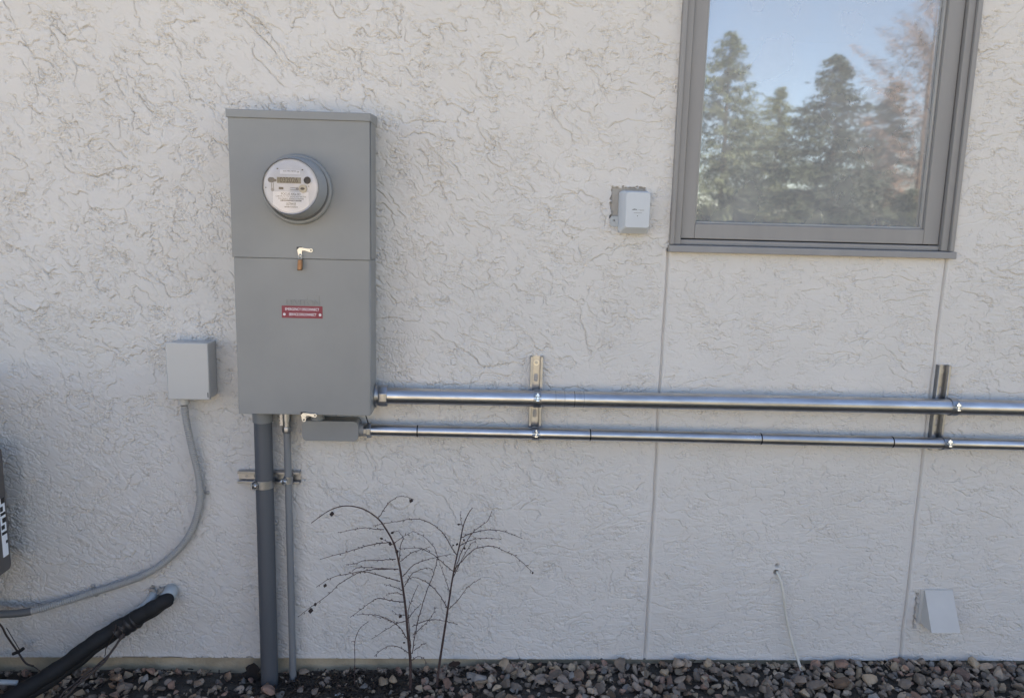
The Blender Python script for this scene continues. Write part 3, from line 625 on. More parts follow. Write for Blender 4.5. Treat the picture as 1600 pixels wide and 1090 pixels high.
# resample evenly, then rib
seg = [0]; 
for i in range(1, len(cl_)): seg.append(seg[-1]+(cl_[i]-cl_[i-1]).length)
Lt = seg[-1]; pts = []; rad = []; ntape = W(45, 955, .05)
N = int(Lt/.00125); j = 0
for i in range(N+1):
    s_ = Lt*i/N
    while j < len(seg)-2 and seg[j+1] < s_: j += 1
    t = (s_-seg[j])/(seg[j+1]-seg[j]+1e-9); pts.append(cl_[j].lerp(cl_[j+1], t)); rad.append(.0095+.0011*math.cos(2*math.pi*s_/.0062))
cut = max(i for i, p in enumerate(pts) if p.x > ntape.x)
b = MB(); b.tube(pts[:cut], rad[:cut], 20); b.build('ribbed_hose', 'flex_grey', fl, ang=80)
b = MB(); b.tube(pts[cut-6:], .0112, 20); b.build('tape_sleeve', 'tape_grey', fl)
b = MB(); b.lathe((pts[0].x, pts[0].y, jz0-.022), (0, 0, 1), [(.0125, 0), (.0150, .002), (.0150, .018), (.0170, .019), (.0170, .0225)], 24); b.build('connector', 'box_paint', fl)
for px, py in ((313, 772), (143, 926)):
    q = W(px, py, .022); i = min(range(len(pts)), key=lambda k: (pts[k]-q).length); t = (pts[i+4]-pts[i-4]).normalized()
    b = MB(); b.tube([pts[i]-t*.004, pts[i]-t*.0035, pts[i]+t*.0035, pts[i]+t*.004], [.0105, .0118, .0118, .0105], 24)
    sdv = t.cross(Vector((0, -1, 0))).normalized()
    for sg in (-1, 1): 
        e = pts[i]+sdv*sg*.015; b.lathe((e.x, -.0015, e.z), (0, -1, 0), [(.0062, 0), (.0062, .003), (.0025, .005)], 12)
    b.build('strap', 'flex_grey', fl)
# ------------------------------------------------------------------ small white sensor
cA, cB = W(973, 298, .05), W(1012, 362, .05)
sn = thing('wireless_sensor', ((cA.x+cB.x)/2, -.01, cB.z), 'small white plastic sensor box with a side ear, left of the window', 'sensor')
b = MB(); b.box(.359, .452, .0050, .0088, 1.414, 1.506); b.build('backing', 'patch_mortar', sn, smooth=False)
ax0, ax1, az0, az1 = W(968, 330, .02).x, W(1014, 330, .02).x, W(990, 365, .02).z, W(990, 298, .03).z
b = MB()
o0 = rrect((ax0+ax1)/2, (az0+az1)/2, ax1-ax0, az1-az0, .010, 5); o1 = rrect((ax0+ax1)/2+.004, (az0+az1)/2+.006, (ax1-ax0)*.83, (az1-az0)*.84, .007, 5)
rings = [[(u, .004, v) for u, v in o0], [(u, -.022, v) for u, v in o0], [(u+.0*1, -.046, v) for u, v in o1], [((u-(ax0+ax1)/2)*.96+(ax0+ax1)/2, -.0495, (v-(az0+az1)/2)*.96+(az0+az1)/2) for u, v in o1]]
n_ = len(o0); vs = [p for r_ in rings for p in r_]; fs = [(i*n_+k, i*n_+(k+1) % n_, (i+1)*n_+(k+1) % n_, (i+1)*n_+k) for i in range(3) for k in range(n_)]+[tuple(range(n_)), tuple(3*n_+k for k in range(n_-1, -1, -1))]
b.add(vs, fs); b.build('casing', 'white_plastic', sn, ang=28)
b = MB(); e = W(962, 346, .01); b.plate(rrect(ax0-.006, e.z, .036, .030, .010, 6), [ellipse(ax0-.012, e.z+.003, .0026, .0026, 12)], lambda u, v, t: (u, -.004-t, v), .004); b.build('mounting_ear', 'lug_grey', sn, bevel=.001)
fx = (ax0+ax1)/2+.006; fz_ = (az0+az1)/2+.006
b = MB(); b.add([(fx-.020, -.0500, fz_-.0005), (fx-.012, -.0500, fz_+.003), (fx-.006, -.0500, fz_+.0022), (fx-.003, -.0500, fz_-.001), (fx-.008, -.0500, fz_+.0008)], [(0, 1, 2, 3, 4)]); b.build('logo_mark', 'black_ink', sn, smooth=False, fix=False)
b = MB(); b.box(fx-.001, fx+.016, -.0500, -.0494, fz_+.0001, fz_+.0011); b.box(fx+.004, fx+.016, -.0500, -.0494, fz_-.002, fz_-.0012); b.box(fx-.013, fx+.010, -.0500, -.0494, fz_-.0085, fz_-.0070); b.build('print_line', 'faint_ink', sn, smooth=False)
b = MB(); b.lathe((fx-.002, -.0492, fz_-.016), (0, -1, 0), [(.0013, 0), (.0013, .0008)], 10); b.build('pinhole', 'black_ink', sn)
# ------------------------------------------------------------------ vent hood
TL, TR, BR, BL = W(1436, 924, .012), W(1496, 922, .012), W(1500, 988, .085), W(1461, 987, .085)
vx0, vx1, vz0, vz1 = 1.3945, W(1500, 988, .066).x, W(1480, 988, .066).z, W(1470, 923, .01).z
vh = thing('vent_hood', ((vx0+vx1)/2, 0, vz0), 'wedge shaped pale metal dryer vent hood low on the wall, right of the right joint', 'vent hood')
t = .0012; dm = .066
def wedge(x): return [(x, -.001, vz1), (x, -.010, vz1), (x, -dm, vz0+.004), (x, -dm, vz0), (x, -.001, vz0)]
b = MB()
b.add([(vx0, -.008, vz1+.001), (vx1, -.008, vz1+.001), (vx1, -dm-.002, vz0), (vx0, -dm-.002, vz0), (vx0, -.008+t, vz1), (vx1, -.008+t, vz1), (vx1, -dm, vz0), (vx0, -dm, vz0)], [(0, 1, 2, 3), (7, 6, 5, 4), (0, 4, 5, 1), (1, 5, 6, 2), (2, 6, 7, 3), (3, 7, 4, 0)])
b.build('sloping_front', 'vent_paint', vh, smooth=False)
for (x, s) in ((vx0, 1), (vx1, -1)):
    b = MB(); q = [(-.0015, vz1), (-.008, vz1), (-dm, vz0), (-.0015, vz0)]
    b.add([(x, y_, z_) for y_, z_ in q]+[(x+s*t, y_, z_) for y_, z_ in q], [(0, 1, 2, 3), (7, 6, 5, 4)]+[(i, (i+1) % 4, 4+(i+1) % 4, 4+i) for i in range(4)]); b.build('side_cheek', 'vent_paint', vh, smooth=False)
b = MB(); b.box(1.3850, vx1+.002, -.006, .001, vz0-.002, vz1+.003); b.build('back_flange', 'vent_paint', vh, bevel=.001)
# ------------------------------------------------------------------ white cable
cp = [W(1213.5, 893, -.012), W(1214.5, 894, .003), W(1220, 908, .016), W(1225, 935, .022), W(1227, 957, .016), W(1237, 1000, .018), W(1250, 1040, .035), W(1257, 1062, .05), W(1262, 1076, .06)]
cp.append(cp[-1]+Vector((.004, -.004, -.03)))
b = MB(); b.tube(spline(cp, 8), .0040, 12); tag(b.build('loose_cable', 'cable_white', org=cp[0]), 'thin off-white cable poking out of a drilled hole and hanging down to the gravel', 'cable')
# ------------------------------------------------------------------ refrigerant line set and its wires, lower left
def trk(pl_, dl, k=8): return spline([W(x, y, d) for (x, y), d in zip(pl_, dl)], k)
ls = thing('insulated_pipe', tuple(W(262, 930, .03)), 'black foam insulated refrigerant pipes sloping from the wall down to the lower left corner', 'pipe')
b = MB(); q = trk([(263, 933), (257, 938), (238, 950), (210, 966), (175, 985), (140, 1008), (100, 1038), (50, 1070), (-10, 1105)], [.034, .050, .062, .07, .08, .11, .14, .18, .22]); n_ = len(q)
b.tube(q, [.0185+.0035*min(1, i/20)+.0011*math.sin(i*.9)+.0006*math.sin(i*2.3) for i in range(n_)], 20); b.build('foam_sleeve', 'foam_black', ls)
b = MB(); q2 = [p+Vector((.006, .010, -.006-.020*k/(n_-6))) for k, p in enumerate(q[6:])]; b.tube(q2, [.0155+.0012*math.sin(i*.7) for i in range(len(q2))], 18); b.build('foam_sleeve', 'foam_black', ls)
b = MB(); q3 = trk([(212, 964), (198, 973), (182, 983)], [.07, .074, .079], 6); q3 = [p+Vector((.002, .004, -.006)) for p in q3]; b.tube(q3, [.0265+.0016*math.sin(i*1.7) for i in range(len(q3))], 22); b.build('tape_wrap', 'tape_black', ls)
b = MB(); q = trk([(268, 919), (266, 926), (258, 936)], [-.01, .022, .036], 5); b.tube(q, .0205, 22); b.build('wall_sleeve', 'pvc_white', ls)
b = MB(); q = trk([(243, 921), (237, 934), (222, 950), (200, 964)], [-.01, .020, .034, .045], 6); b.tube(q, .0125, 20); b.build('drain_pipe', 'pvc_white', ls)
rg = random.Random(9); b = MB()
c = W(252, 921, .002)
for k in range(26):
    p = c+Vector((rg.uniform(-.035, .030), rg.uniform(-.012, .002), rg.uniform(-.010, .010))); s_ = rg.uniform(.004, .010)
    b.lathe(p, (rg.uniform(-1, 1), -1, rg.uniform(-1, 1)), [(s_*.5, -s_*.3), (s_, 0), (s_*.4, s_*.5)], 6)
b.build('sealant', 'patch_mortar', ls)
for nm, tr_, dl, rr in (('control_wire', [(193, 990), (181, 1008), (160, 1036), (130, 1062), (98, 1090), (76, 1112)], [.11, .13, .17, .21, .25, .29], .0034),
                     ('control_wire', [(190, 992), (172, 1020), (145, 1044), (112, 1070), (84, 1098)], [.11, .14, .18, .22, .26], .0026),
                     ('cable_tie', [(181, 976), (178, 990), (168, 1008), (163, 1024)], [.10, .10, .09, .08], .0013),
                     ('cable_tie', [(184, 978), (190, 985), (194, 996)], [.105, .112, .10], .0013)):
    b = MB(); b.tube([p+Vector((math.sin(k*.9), 0, math.cos(k*.7)))*.0012 for k, p in enumerate(trk(tr_, dl))], rr, 8); b.build(nm, 'wire_brown', ls)
b = MB(); b.tube(trk([(52, 1040), (75, 1055), (105, 1060), (125, 1057)], [.10, .13, .14, .15]), .0012, 8); tag(b.build('loose_wire', 'wire_brown', org=W(75, 1055, .13)), 'short thin brown wire looping over the stones under the black insulated pipe', 'wire')
lw_ = thing('black_wire', tuple(W(10, 985, .06)), 'thin black wire with a tie knot crossing the footing at the left edge', 'wire')
b = MB(); b.tube(trk([(-30, 950), (0, 975), (10, 992), (28, 1018), (40, 1035), (52, 1040)], [.09, .07, .06, .05, .06, .08]), .0028, 8); b.build('wire', 'wire_brown', lw_)
b = MB(); b.tube(trk([(10, 980), (22, 1000), (31, 1015)], [.07, .06, .055]), .0012, 6); b.tube(trk([(20, 1021), (30, 1017), (37, 1012)], [.06, .058, .055], 4), .005, 8); b.build('tie', 'black', lw_)
b = MB(); q = trk([(-60, 1066), (0, 1065), (28, 1066)], [.16, .15, .14], 4); b.tube(q, .0075, 16); tag(b.build('drain_hose', 'pvc_white', org=q[-1]), 'short end of pale plastic hose lying on the stones at the left edge', 'hose')
# ------------------------------------------------------------------ heat pump at the left edge (only its side cover is in view)
ac = thing('outdoor_unit', (-1.9, -.28, .38), 'dark grey outdoor unit at the left edge with a black and white side label', 'air conditioner')
b = MB(); b.box(-2.30, -1.43, -.44, -.10, .36, .98); b.build('cabinet', 'ac_metal', ac, bevel=.012, seg=3)
p = W(18, 885, .10); sxx = p.x; uz = W(18, 886, .10).z+.176
lz1, lz0 = W(8, 778, .12).z, W(15, 868, .12).z; lk = (lz1-lz0)/.170; LZ = lambda z: lz0+(z-.520)*lk; ys = .034
b = MB(); b.plate(rrect(-.27, uz, .34, .352, .012, 6), [], lambda u, v, t: (-1.431+t, u, v), sxx+1.431); sc_ = b.build('side_cover', 'ac_metal', ac, bevel=.006, seg=3)
b = MB(); b.box(sxx-.001, sxx+.0006, -.166+ys, -.142+ys, lz0, lz1); lb_ = b.build('side_label', 'label_white', sc_, smooth=False)
b = MB()
for (z0, z1, ya, yb) in ((.674, .690, -.158, -.140), (.652, .666, -.170, -.152), (.640, .648, -.164, -.140), (.618, .632, -.158, -.141), (.600, .612, -.170, -.150), (.584, .592, -.168, -.141), (.556, .564, -.150, -.141)):
    b = MB(); b.box(sxx+.0004, sxx+.0012, max(ya, -.164)+ys, min(yb, -.143)+ys, LZ(z0), LZ(z1)); b.build('label_print', 'black', sc_, smooth=False)
b = MB(); b.lathe((-1.95, -.44, .67), (0, -1, 0), [(.27, 0), (.27, .012), (.255, .014), (.25, .004)], 40); b.build('fan_ring', 'ac_dark', ac)
for k in range(5):
    b = MB(); b.lathe((-1.95, -.446, .67), (0, -1, 0), [(.05+.045*k, 0), (.05+.045*k, .003), (.046+.045*k, .003), (.046+.045*k, 0)], 40); b.build('grille_ring', 'ac_metal', ac)
for x in (-2.15, -1.6):
    b = MB(); b.box(x-.02, x+.02, -.46, -.01, .32, .36); b.box(x-.02, x+.02, -.03, -.002, .16, .32); b.build('bracket', 'ac_metal', ac, bevel=.003)
cu_ = thing('added_shade_unit', (-2.15, -.8, 0), 'dark grey louvred box out of view at left, added to darken the lower wall', 'air conditioner')  # unseen box added to shade the lower left of the wall
b = MB(); b.box(-2.62, -1.72, -1.30, -.40, .06, .92); b.build('cabinet', 'ac_metal', cu_, bevel=.03, seg=3)
b = MB(); b.box(-2.66, -1.68, -1.34, -.36, .0, .06); b.build('pad', 'concrete', cu_, bevel=.008)
for k in range(14):
    b = MB(); b.box(-1.722, -1.712, -1.24, -.46, .14+k*.052, .158+k*.052); b.build('louvre', 'ac_dark', cu_, bevel=.002)
# ------------------------------------------------------------------ bare saplings, traced on planes close to the wall
def C2(x, y): return 450+x/3.302, 760+y/3.302
def sapling(label, trunk, tr0, tr1, branches, leaves, seed, d0):
    rg = random.Random(seed)
    base = W(*C2(*trunk[0]), d0); base = Vector((base.x, base.y, gz(base.x, base.y)))
    th = thing('bare_sapling', tuple(base), label, 'sapling', 'bare saplings in front of the wall')
    def dep(x, y): return d0*max(.35, 1-.45*(1-(y/1085)))
    def line(pl_, d_off, k=6):
        nn = len(pl_); return spline([W(*C2(x, y), max(.02, dep(x, y)+d_off*i/(nn-1))) for i, (x, y) in enumerate(pl_)], k)
    P0 = W(*C2(*trunk[0]), d0)
    q = [Vector((P0.x, P0.y, P0.z-.06))]+line(trunk, 0); n_ = len(q)
    b = MB(); b.tube(q, [tr0+(tr1-tr0)*(i/(n_-1))**.8+.0002*math.sin(i*2.1) for i in range(n_)], 8); b.build('trunk', 'bark', th)
    for br in branches:
        off = rg.uniform(-.05, .05); q = line(br, off); n_ = len(q); L = sum((q[i+1]-q[i]).length for i in range(n_-1))
        r_ = .0009+.0005*min(1, L/.2)
        b = MB(); b.tube([p+Vector((rg.uniform(-1, 1), rg.uniform(-1, 1), rg.uniform(-1, 1)))*.0009 for p in q], [r_*(1-.5*i/(n_-1)) for i in range(n_)], 6)
        acc = 0; nxt = .012; sgn = 1
        for i in range(n_-1):
            t = q[i+1]-q[i]; acc += t.length
            if acc > nxt:
                nxt = acc+rg.choice((.006, .012, .018, .028))*rg.uniform(.7, 1.2); sgn = -sgn; t = t.normalized(); nv = t.cross(Vector((0, -1, 0)))*sgn
                L_ = rg.uniform(.0025, .0085); b.tube([q[i], q[i]+(nv*.8+t*.5).normalized()*L_*.6, q[i]+(nv*.7+t*.8).normalized()*L_], [.0006, .0012, .0005], 5)
        b.tube([q[-1], q[-1]+(q[-1]-q[-2]).normalized()*.003], [.0014, .0006], 5)
        b.build('branch', 'bark', th)
    for (x, y, s_, a) in leaves:
        s_ *= 1.5
        p = W(*C2(x, y), dep(x, y)); dx = Vector((math.cos(a), -.3, math.sin(a))).normalized(); dn = dx.cross(Vector((0, -1, 0))).normalized()
        b = MB(); b.add([p-dn*s_*.15, p+dx*s_*.4-dn*s_*.45, p+dx*s_, p+dx*s_*.45+dn*s_*.45+Vector((0, -s_*.3, 0)), p+dn*s_*.15], [(0, 1, 2, 3, 4)]); b.build('dry_leaf', 'dead_leaf', th, smooth=False, fix=False)
tA = [(630, 1085), (632, 920), (622, 800), (608, 640), (590, 500), (570, 380), (545, 290), (500, 210), (465, 165), (400, 120), (330, 100), (265, 103), (200, 130), (120, 187)]
bA = [[(465, 165), (500, 110), (530, 75), (570, 50), (610, 52), (645, 65)], [(495, 220), (450, 218), (400, 212), (340, 220), (262, 235)], [(530, 285), (450, 295), (370, 315), (290, 340), (170, 372)],
      [(555, 372), (480, 378), (400, 380), (350, 395), (305, 402)], [(570, 425), (480, 425), (400, 432), (330, 460), (260, 505), (210, 555), (140, 605), (55, 668)], [(570, 422), (470, 420), (370, 415), (335, 432)],
      [(580, 488), (500, 465), (430, 445), (370, 437), (300, 450), (220, 470), (150, 515)], [(598, 595), (540, 588), (480, 575), (440, 585), (400, 615), (325, 670)], [(612, 785), (580, 730), (530, 690), (480, 668), (420, 658), (360, 660)],
      [(605, 765), (560, 710), (500, 680), (440, 665)], [(612, 692), (560, 705), (500, 740), (435, 782)], [(620, 855), (580, 830), (530, 820), (490, 835), (450, 870)], [(635, 880), (628, 760), (620, 650), (640, 580), (670, 510)],
      [(640, 860), (660, 740), (685, 640), (715, 540), (750, 450), (770, 365), (745, 300), (700, 255), (650, 232)], [(545, 295), (590, 260), (640, 232)], [(575, 380), (580, 310), (592, 265), (570, 230), (545, 232)],
      [(580, 385), (630, 345), (680, 325), (725, 313)], [(592, 465), (640, 410), (700, 380), (765, 365), (835, 348)], [(600, 515), (640, 450), (690, 425), (730, 418), (752, 445)], [(600, 540), (560, 520), (500, 505)],
      [(640, 720), (700, 695), (750, 685), (810, 693), (870, 708)], [(645, 765), (700, 715), (740, 670), (762, 625)], [(650, 845), (690, 815), (712, 805)], [(640, 895), (670, 875), (700, 885), (715, 910)],
      [(610, 660), (570, 660), (540, 640)], [(620, 680), (650, 640), (685, 605)], [(595, 560), (560, 545), (510, 557)], [(545, 300), (515, 285), (480, 265)]]
lA = [(228, 128, .010, -1.6), (195, 500, .008, -1.9), (120, 625, .011, -1.7), (140, 598, .007, -1.4), (520, 290, .008, -.3), (560, 325, .008, -1.2), (585, 660, .008, -2.2), (545, 232, .007, -2.6), (640, 62, .009, -2), (490, 268, .007, 2.8), (605, 805, .006, 2.6)]
sapling('bare arching sapling nearer the grey conduits, branches spread wide to the left', tA, .0046, .0011, bA, lA, 4, .11)
sapling('thin leafless sprout left of the wide arching sapling, bending right at its tip', [(343, 960), (345, 890), (345, 800), (365, 740), (390, 712), (415, 695)], .0012, .0007, [[(345, 800), (337, 795), (330, 798)]], [], 12, .09)
tB = [(765, 1085), (775, 960), (800, 790), (820, 660), (838, 540), (858, 420), (885, 300), (905, 200), (930, 140), (952, 108)]
bB = [[(870, 352), (840, 305), (800, 240), (740, 190), (680, 168), (620, 168), (560, 180), (500, 188), (445, 200)], [(855, 440), (810, 400), (750, 350), (690, 320), (640, 315), (585, 320)], [(825, 632), (790, 570), (740, 510), (680, 475), (640, 468), (605, 490)],
      [(830, 632), (880, 580), (930, 515), (990, 475)], [(862, 420), (900, 380), (950, 330), (1000, 310), (1060, 308), (1110, 328), (1160, 350), (1210, 390), (1260, 440)], [(895, 262), (950, 238), (1010, 225), (1070, 223), (1130, 235), (1205, 265)],
      [(880, 310), (930, 280), (980, 268), (1040, 265), (1095, 270)], [(860, 440), (890, 350), (930, 270), (970, 220), (1030, 175), (1050, 130)], [(850, 470), (900, 370), (940, 300), (965, 280)], [(835, 545), (810, 470), (775, 370)], [(905, 210), (893, 180), (892, 130)]]
lB = [(905, 270, .005, -1), (875, 290, .006, -2), (855, 305, .005, 2), (905, 312, .006, -.6), (887, 195, .006, 2.8), (1262, 438, .005, -1.5)]
sapling('bare straight sapling farther right, its branches arching to the right', tB, .0044, .0010, bB, lB, 8, .10)
# ------------------------------------------------------------------ gravel and mulch
import bmesh
def stone_protos():
    out = []
    for s in range(14):
        rg = np.random.default_rng(100+s); bm = bmesh.new(); bmesh.ops.create_icosphere(bm, subdivisions=2, radius=1)
        v = np.array([p.co[:] for p in bm.verts]); f = np.array([[q.index for q in p.verts] for p in bm.faces]); bm.free()
        # cut with random planes for a broken, faceted look
        for _ in range(9):
            n_ = rg.standard_normal(3); n_ /= np.linalg.norm(n_); h = rg.uniform(.30, .66); dd = v@n_-h; v = v-np.outer(np.maximum(dd, 0), n_)*.95
        v = v*(1+.04*rg.standard_normal((len(v), 1)))*np.array([1.0, rg.uniform(.65, .9), rg.uniform(.45, .7)])
        out.append((v, f))
    return out
PR = stone_protos(); rng = np.random.default_rng(5)
cols = np.array([(.30, .275, .26), (.24, .22, .215), (.36, .32, .27), (.30, .215, .195), (.19, .175, .17), (.40, .37, .34), (.26, .20, .165), (.22, .235, .26)])
V = []; Fc = []; T = []; off = 0
def put(x, y, z, s, flat=False):
    global off
    v, f = PR[rng.integers(14)]; a = rng.uniform(0, 6.28); tl = rng.normal(0, .45, 2)
    Rz = np.array([[math.cos(a), -math.sin(a), 0], [math.sin(a), math.cos(a), 0], [0, 0, 1]]); Rx = np.array([[1, 0, 0], [0, math.cos(tl[0]), -math.sin(tl[0])], [0, math.sin(tl[0]), math.cos(tl[0])]]); Ry = np.array([[math.cos(tl[1]), 0, math.sin(tl[1])], [0, 1, 0], [-math.sin(tl[1]), 0, math.cos(tl[1])]])
    q = (v*s)@(Rx@Ry@Rz).T+np.array([x, y, z]); V.append(q); Fc.append(f+off); off += len(q)
    c = cols[rng.choice(8, p=(.24, .2, .14, .1, .12, .05, .08, .07))]*rng.uniform(.55, 1.30)*np.array([1.22, 1.04, .86]); T.append(np.tile(np.append(c, 1), (len(q), 1)))
for i in range(11500):
    x = rng.uniform(-2.4, 2.6); y = -1.1*rng.random()**1.25
    # bare soil patch by the conduits and thinner cover at the foot of the footing on the left
    dens = .97
    if x < -.15: dens = .80 if y < -.05 else .45
    if x < -.9: dens = .85
    if ((x+.38)/.22)**2+((y+.11)/.10)**2 < 1: dens = .30
    if rng.random() > dens: continue
    s = float(np.clip(rng.lognormal(math.log(.0128), .38), .005, .030)); s *= 1.0 if x < .1 else 1.12
    if y > -.004-s*.8: y = -.004-s*.8
    if (x-c1.x)**2+(y+.047)**2 < (C1R+s)**2 or (x-c2.x)**2+(y+.033)**2 < (C2R+s)**2: continue
    put(x, y, gz(x, y)-.004+s*rng.uniform(.0, .7), s)
for (x, y, s) in ((-.62, -.10, .026), (-.47, -.11, .02), (.02, -.085, .026), (.235, -.09, .03), (-.245, -.07, .022), (-.10, -.06, .024), (1.12, -.09, .026), (1.35, -.11, .03), (.62, -.10, .024)): put(x, y, gz(x, y)+.010, s)
V = np.concatenate(V); Fc = np.concatenate(Fc); T = np.concatenate(T)
def npmesh(name, V, F, T, m, smooth):
    me = bpy.data.meshes.new(name); me.vertices.add(len(V)); me.vertices.foreach_set('co', V.astype(np.float32).ravel()); k = F.shape[1]
    me.loops.add(F.size); me.loops.foreach_set('vertex_index', F.astype(np.int32).ravel()); me.polygons.add(len(F)); me.polygons.foreach_set('loop_start', np.arange(0, F.size, k, dtype=np.int32)); me.update(calc_edges=True)
    if T is not None:
        at = me.color_attributes.new('tint', 'FLOAT_COLOR', 'POINT'); at.data.foreach_set('color', T.astype(np.float32).ravel())
    me.polygons.foreach_set('use_smooth', np.full(len(F), smooth)); 
    if smooth: me.set_sharp_from_angle(angle=R(20))
    me.materials.append(MT[m]); o = bpy.data.objects.new(name, me); sc.collection.objects.link(o); return o
tag(npmesh('gravel', V, Fc, T, 'stone', True), 'broken grey, tan and reddish gravel covering the bed along the wall', 'gravel', kind='stuff')
V = []; Fq = []; T = []; off = 0
for i in range(5200):                                  # mulch chips, twigs, leaf bits, soil crumbs
    x = rng.uniform(-2.2, 2.4); y = -.005-abs(rng.normal(0, .16)) if rng.random() < .6 else -rng.uniform(.005, 1.0)
    if x > .9 and rng.random() < .5: continue
    if rng.random() < .3: x = rng.normal(-.38, .18); y = -.01-abs(rng.normal(.07, .06))
    L = rng.uniform(.004, .018); wd = L*rng.uniform(.08, .4); a = rng.uniform(0, 6.28); t = rng.normal(0, .35)
    lt = rng.random() < .08
    if lt: L *= 2.8; wd *= .3
    ux = np.array([math.cos(a)*math.cos(t), math.sin(a)*math.cos(t), math.sin(t)]); vx_ = np.array([-math.sin(a), math.cos(a), rng.normal(0, .5)]); vx_ /= np.linalg.norm(vx_)
    nn = np.cross(ux, vx_)*wd*.35; c = np.array([x, min(y, -.006-abs(ux[1])*L/2), gz(x, y)+rng.uniform(-.006, .008)])
    q = [c+ux*L/2*s1_+vx_*wd/2*s2_*(1 if s1_ < 0 else .6)+nn*s3 for s3 in (-1, 1) for (s1_, s2_) in ((-1, -1), (1, -1), (1, 1), (-1, 1))]
    V.append(np.array(q)); Fq.append(np.array([(3, 2, 1, 0), (4, 5, 6, 7), (0, 1, 5, 4), (1, 2, 6, 5), (2, 3, 7, 6), (3, 0, 4, 7)])+off); off += 8
    cc = np.array([(.045, .030, .024), (.075, .055, .04), (.03, .022, .02), (.11, .085, .06)][rng.choice(4, p=(.4, .25, .25, .1))])*(2.2 if lt and rng.random() < .6 else 1)*rng.uniform(.7, 1.2); T.append(np.tile(np.append(cc, 1), (8, 1)))
tag(npmesh('mulch', np.concatenate(V), np.concatenate(Fq), np.concatenate(T), 'chip', False), 'dark bark mulch, twigs and leaf crumbs between the stones along the footing', 'mulch', kind='stuff')
# curled dead leaf and near-black curled sheet against the footing
b = MB(); p = W(530, 1086, .12)
vs = [p+Vector(((i-2)*.006, (j-1)*.006, .002+.005*math.sin(i*1.9+j*2.3))) for j in range(3) for i in range(5)]
b.add(vs, [(j*5+i, j*5+i+1, (j+1)*5+i+1, (j+1)*5+i) for j in range(2) for i in range(4)])
ws = b.build('wrapper_scrap', 'white_plastic', org=p, fix=False); ws.modifiers.new('thick', 'SOLIDIFY').thickness = .0006
tag(ws, 'crumpled pale scrap of wrapper on the stones at the bottom edge', 'litter')
def curled_sheet(px, py, d, s_, a, label, mm='dead_leaf'):
    p = W(px, py, d); b = MB(); vs = []; 
    for i in range(9):
        u = i/8; wd = math.sin(math.pi*u)**.7*.30*(1+.25*math.sin(u*17+s_*300))
        for j in range(5):
            v = (j-2)/2*wd; vs.append(p+Vector((math.cos(a)*(u-.5)-math.sin(a)*v, -.5*v*v-.1*u, math.sin(a)*(u-.5)+math.cos(a)*v*.8+.4*v*v))*s_)
    b.add(vs, [(i*5+j, i*5+j+1, (i+1)*5+j+1, (i+1)*5+j) for i in range(8) for j in range(4)])
    o = b.build('dead_leaf', mm, org=p, fix=False); sm = o.modifiers.new('thick', 'SOLIDIFY'); sm.thickness = .0008
    return tag(o, label, 'leaf', 'dead leaves on the gravel')
curled_sheet(710, 1036, .03, .040, .3, 'curled dark dead leaf against the footing right of the straight sapling')
curled_sheet(395, 1052, .030, .085, 1.40, 'tall curled near-black sheet standing against the left side of the thick dark conduit', 'dark_sheet')  # thin near-black sheet, drawn with the leaf outline
# ------------------------------------------------------------------ what stands across the yard (seen in the window)
def spruce(name, x, y, h, rad, tint, label, seed, tuft=.14, nl=300, bare=False, group='evergreens across the yard'):
    rg = np.random.default_rng(seed)
    th = thing(name, (x, y, -.09), label, 'tree', group)
    b = MB(); b.tube([(x, y, -.2), (x+.02*h*.1, y, h*.5), (x, y, h*.97)], [h*.014, h*.009, .006], 8); b.build('trunk', 'tree_bark', th)
    Vv = []; Ff = []; Tt = []; o_ = 0
    for i in range(nl):
        u = (i+rg.random())/nl; zz = h*(.08+.9*u); L = rad*((1-u)**.8 if not bare else math.sin(math.pi*min(1, .15+u*.85))**.7)*rg.uniform(.65, 1.12)+.06
        a = rg.uniform(0, 6.28); L *= .78+.42*math.sin(a*2+seed+zz*1.7)*math.sin(zz*2.3+seed*1.3+a); L = max(L, .05); dz = -.25*L+rg.normal(0, .05)*L if not bare else .5*L
        nt_ = int(30+190*L/rad)
        tt = rg.uniform(.04, 1, nt_)**1.0; p = np.stack([x+math.cos(a)*L*tt, y+math.sin(a)*L*tt, zz+dz*tt+.18*L*tt*tt], 1)+rg.normal(0, tuft*.42*(.4+L/rad*.8), (nt_, 3))*np.array([1, 1, .6])
        k = len(p); d1 = rg.standard_normal((k, 3)); d1 /= np.linalg.norm(d1, axis=1)[:, None]; d1 = d1*.7+np.array([math.cos(a), math.sin(a), -.25])*.6
        d2 = np.cross(d1, rg.standard_normal((k, 3))); d2 /= np.linalg.norm(d2, axis=1)[:, None]+1e-6
        sz = (tuft*rg.uniform(.5, 1.2, k)*(.6+.4*L/rad))[:, None]; wz = sz*(.16 if not bare else .05)
        Vv.append(np.stack([p, p+d1*sz*.5+d2*wz, p+d1*sz, p+d1*sz*.5-d2*wz], 1).reshape(-1, 3)); Ff.append(np.arange(4*k).reshape(k, 4)+o_); o_ += 4*k
        Tt.append(np.repeat(np.concatenate([np.array(tint)[None]*rg.uniform(.6, 1.4, (k, 1)), np.ones((k, 1))], 1), 4, axis=0))
    o = npmesh('crown', np.concatenate(Vv)-np.array([x, y, -.09]), np.concatenate(Ff), np.concatenate(Tt), 'needles', False); o.parent = th
def mirror(px, Y, ):                                    # x position whose reflection in the pane falls at column px, row of the horizon
    v = F_+R_*(px-CX)/FPX-U_*(330-CY)/FPX; return v[0]*(-Y-CAMY+2*-.0)/v[1]*1.0 if False else v[0]/v[1]*(2.2+.0345*2+abs(Y)) 
def topz(py, px, Y): v = F_+R_*(px-CX)/FPX-U_*(py-CY)/FPX; return CAMZ+v[2]/v[1]*(2.2+abs(Y))
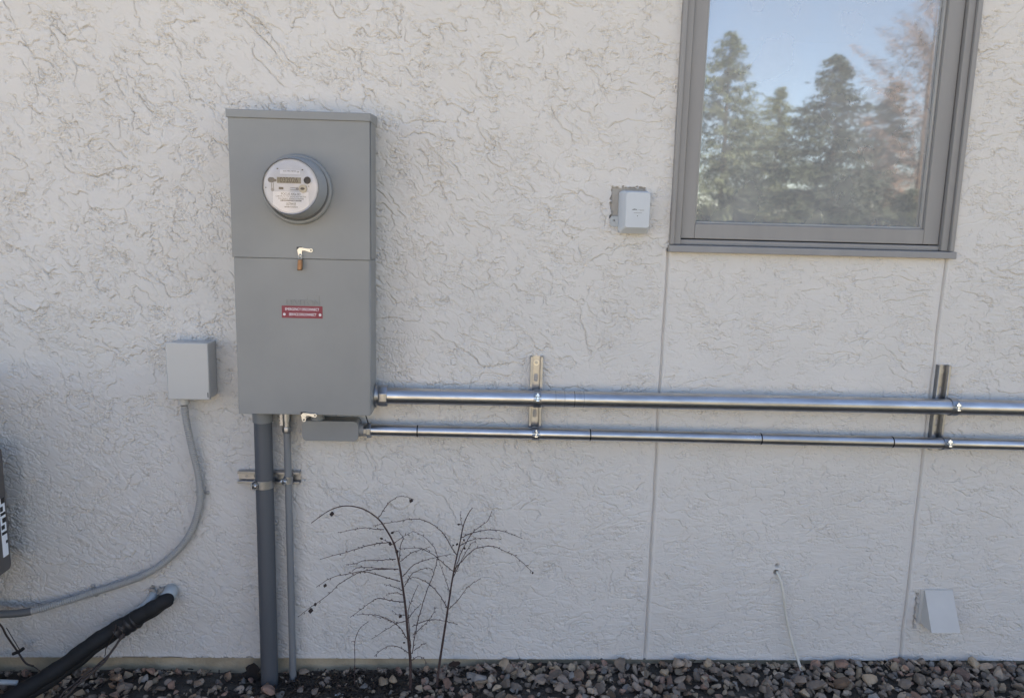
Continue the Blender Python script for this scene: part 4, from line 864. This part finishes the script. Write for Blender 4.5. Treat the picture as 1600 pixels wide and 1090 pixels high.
for (px, py, Y, rad, tint, seed, lab) in ((1125, 38, -13, 2.8, (.10, .125, .075), 1, 'blue green spruce across the yard, leftmost in the window reflection'),
                                     (1205, 130, -17, 3.0, (.12, .14, .07), 2, 'lighter yellow green spruce second from left in the reflection'),
                                     (1292, 75, -11, 2.5, (.035, .05, .035), 3, 'dark spruce with drooping limbs in the middle of the reflection'),
                                     (1380, 120, -15, 2.9, (.04, .055, .04), 4, 'dark broad spruce right of the middle of the reflection')):
    spruce('spruce_tree', mirror(px, Y), Y, topz(py, px, Y), rad, tint, lab, seed)
spruce('budding_tree', mirror(1430, -14), -14, topz(-40, 1430, -14), 1.7, (.20, .13, .10), 'reddish budding tree at the right of the window reflection', 6, tuft=.16, nl=170, bare=True, group='')
spruce('spruce_tree', -6.5, -16, 7.5, 2.4, (.06, .08, .05), 'tall spruce across the yard, off to the left', 7)
for (px, Y, h, sd_, lab) in ((1105, -9.5, 1.75, 21, 'rounded evergreen shrub leftmost in the window reflection'), (1180, -10.5, 1.6, 22, 'rounded evergreen shrub under the lighter spruce in the reflection'), (1250, -9.5, 1.9, 23, 'evergreen shrub left of the dark spruce in the reflection'), (1330, -9.8, 1.7, 24, 'evergreen shrub right of the dark spruce in the reflection'), (1420, -9.5, 2.1, 25, 'evergreen shrub at the right of the reflection')):
    spruce('evergreen_shrub', mirror(px, Y), Y, h, 1.25, (.05, .065, .04), lab, sd_, tuft=.11, nl=160, group='shrubs across the yard')
nb = thing('neighbour_house', (-5, -22, 0), 'tan neighbouring house across the yard, lit by the sun', 'house')
b = MB(); b.box(-16, -1.5, -30, -21, -.1, 3.0); b.build('wall', 'siding', nb, smooth=False)
b = MB(); b.add([(-16.5, -20.5, 3), (-1, -20.5, 3), (-1, -30.5, 3), (-16.5, -30.5, 3), (-16.5, -25.5, 5.4), (-1, -25.5, 5.4)], [(0, 1, 5, 4), (2, 3, 4, 5), (0, 4, 3), (1, 2, 5), (0, 3, 2, 1)]); b.build('roof', 'roofing', nb, smooth=False)
for x in (-13, -9, -5):
    b = MB(); b.box(x-.6, x+.6, -20.99, -20.95, 1.0, 2.2); b.build('window', 'black', nb, smooth=False)
fe = thing('board_fence', (0, -19, 0), 'weathered wooden board fence across the yard', 'fence')
b = MB()
for i in range(150):
    x = -1.2+i*.15; b.box(x, x+.14, -19.02, -19.0, -.1, 1.75+.01*math.sin(i*3.1))
b.build('boards', 'fence_wood', fe, smooth=False)
for i in range(9):
    b = MB(); b.box(-1.2+i*2.6, -1.1+i*2.6, -19.12, -19.021, -.1, 1.8); b.build('post', 'fence_wood', fe, smooth=False)
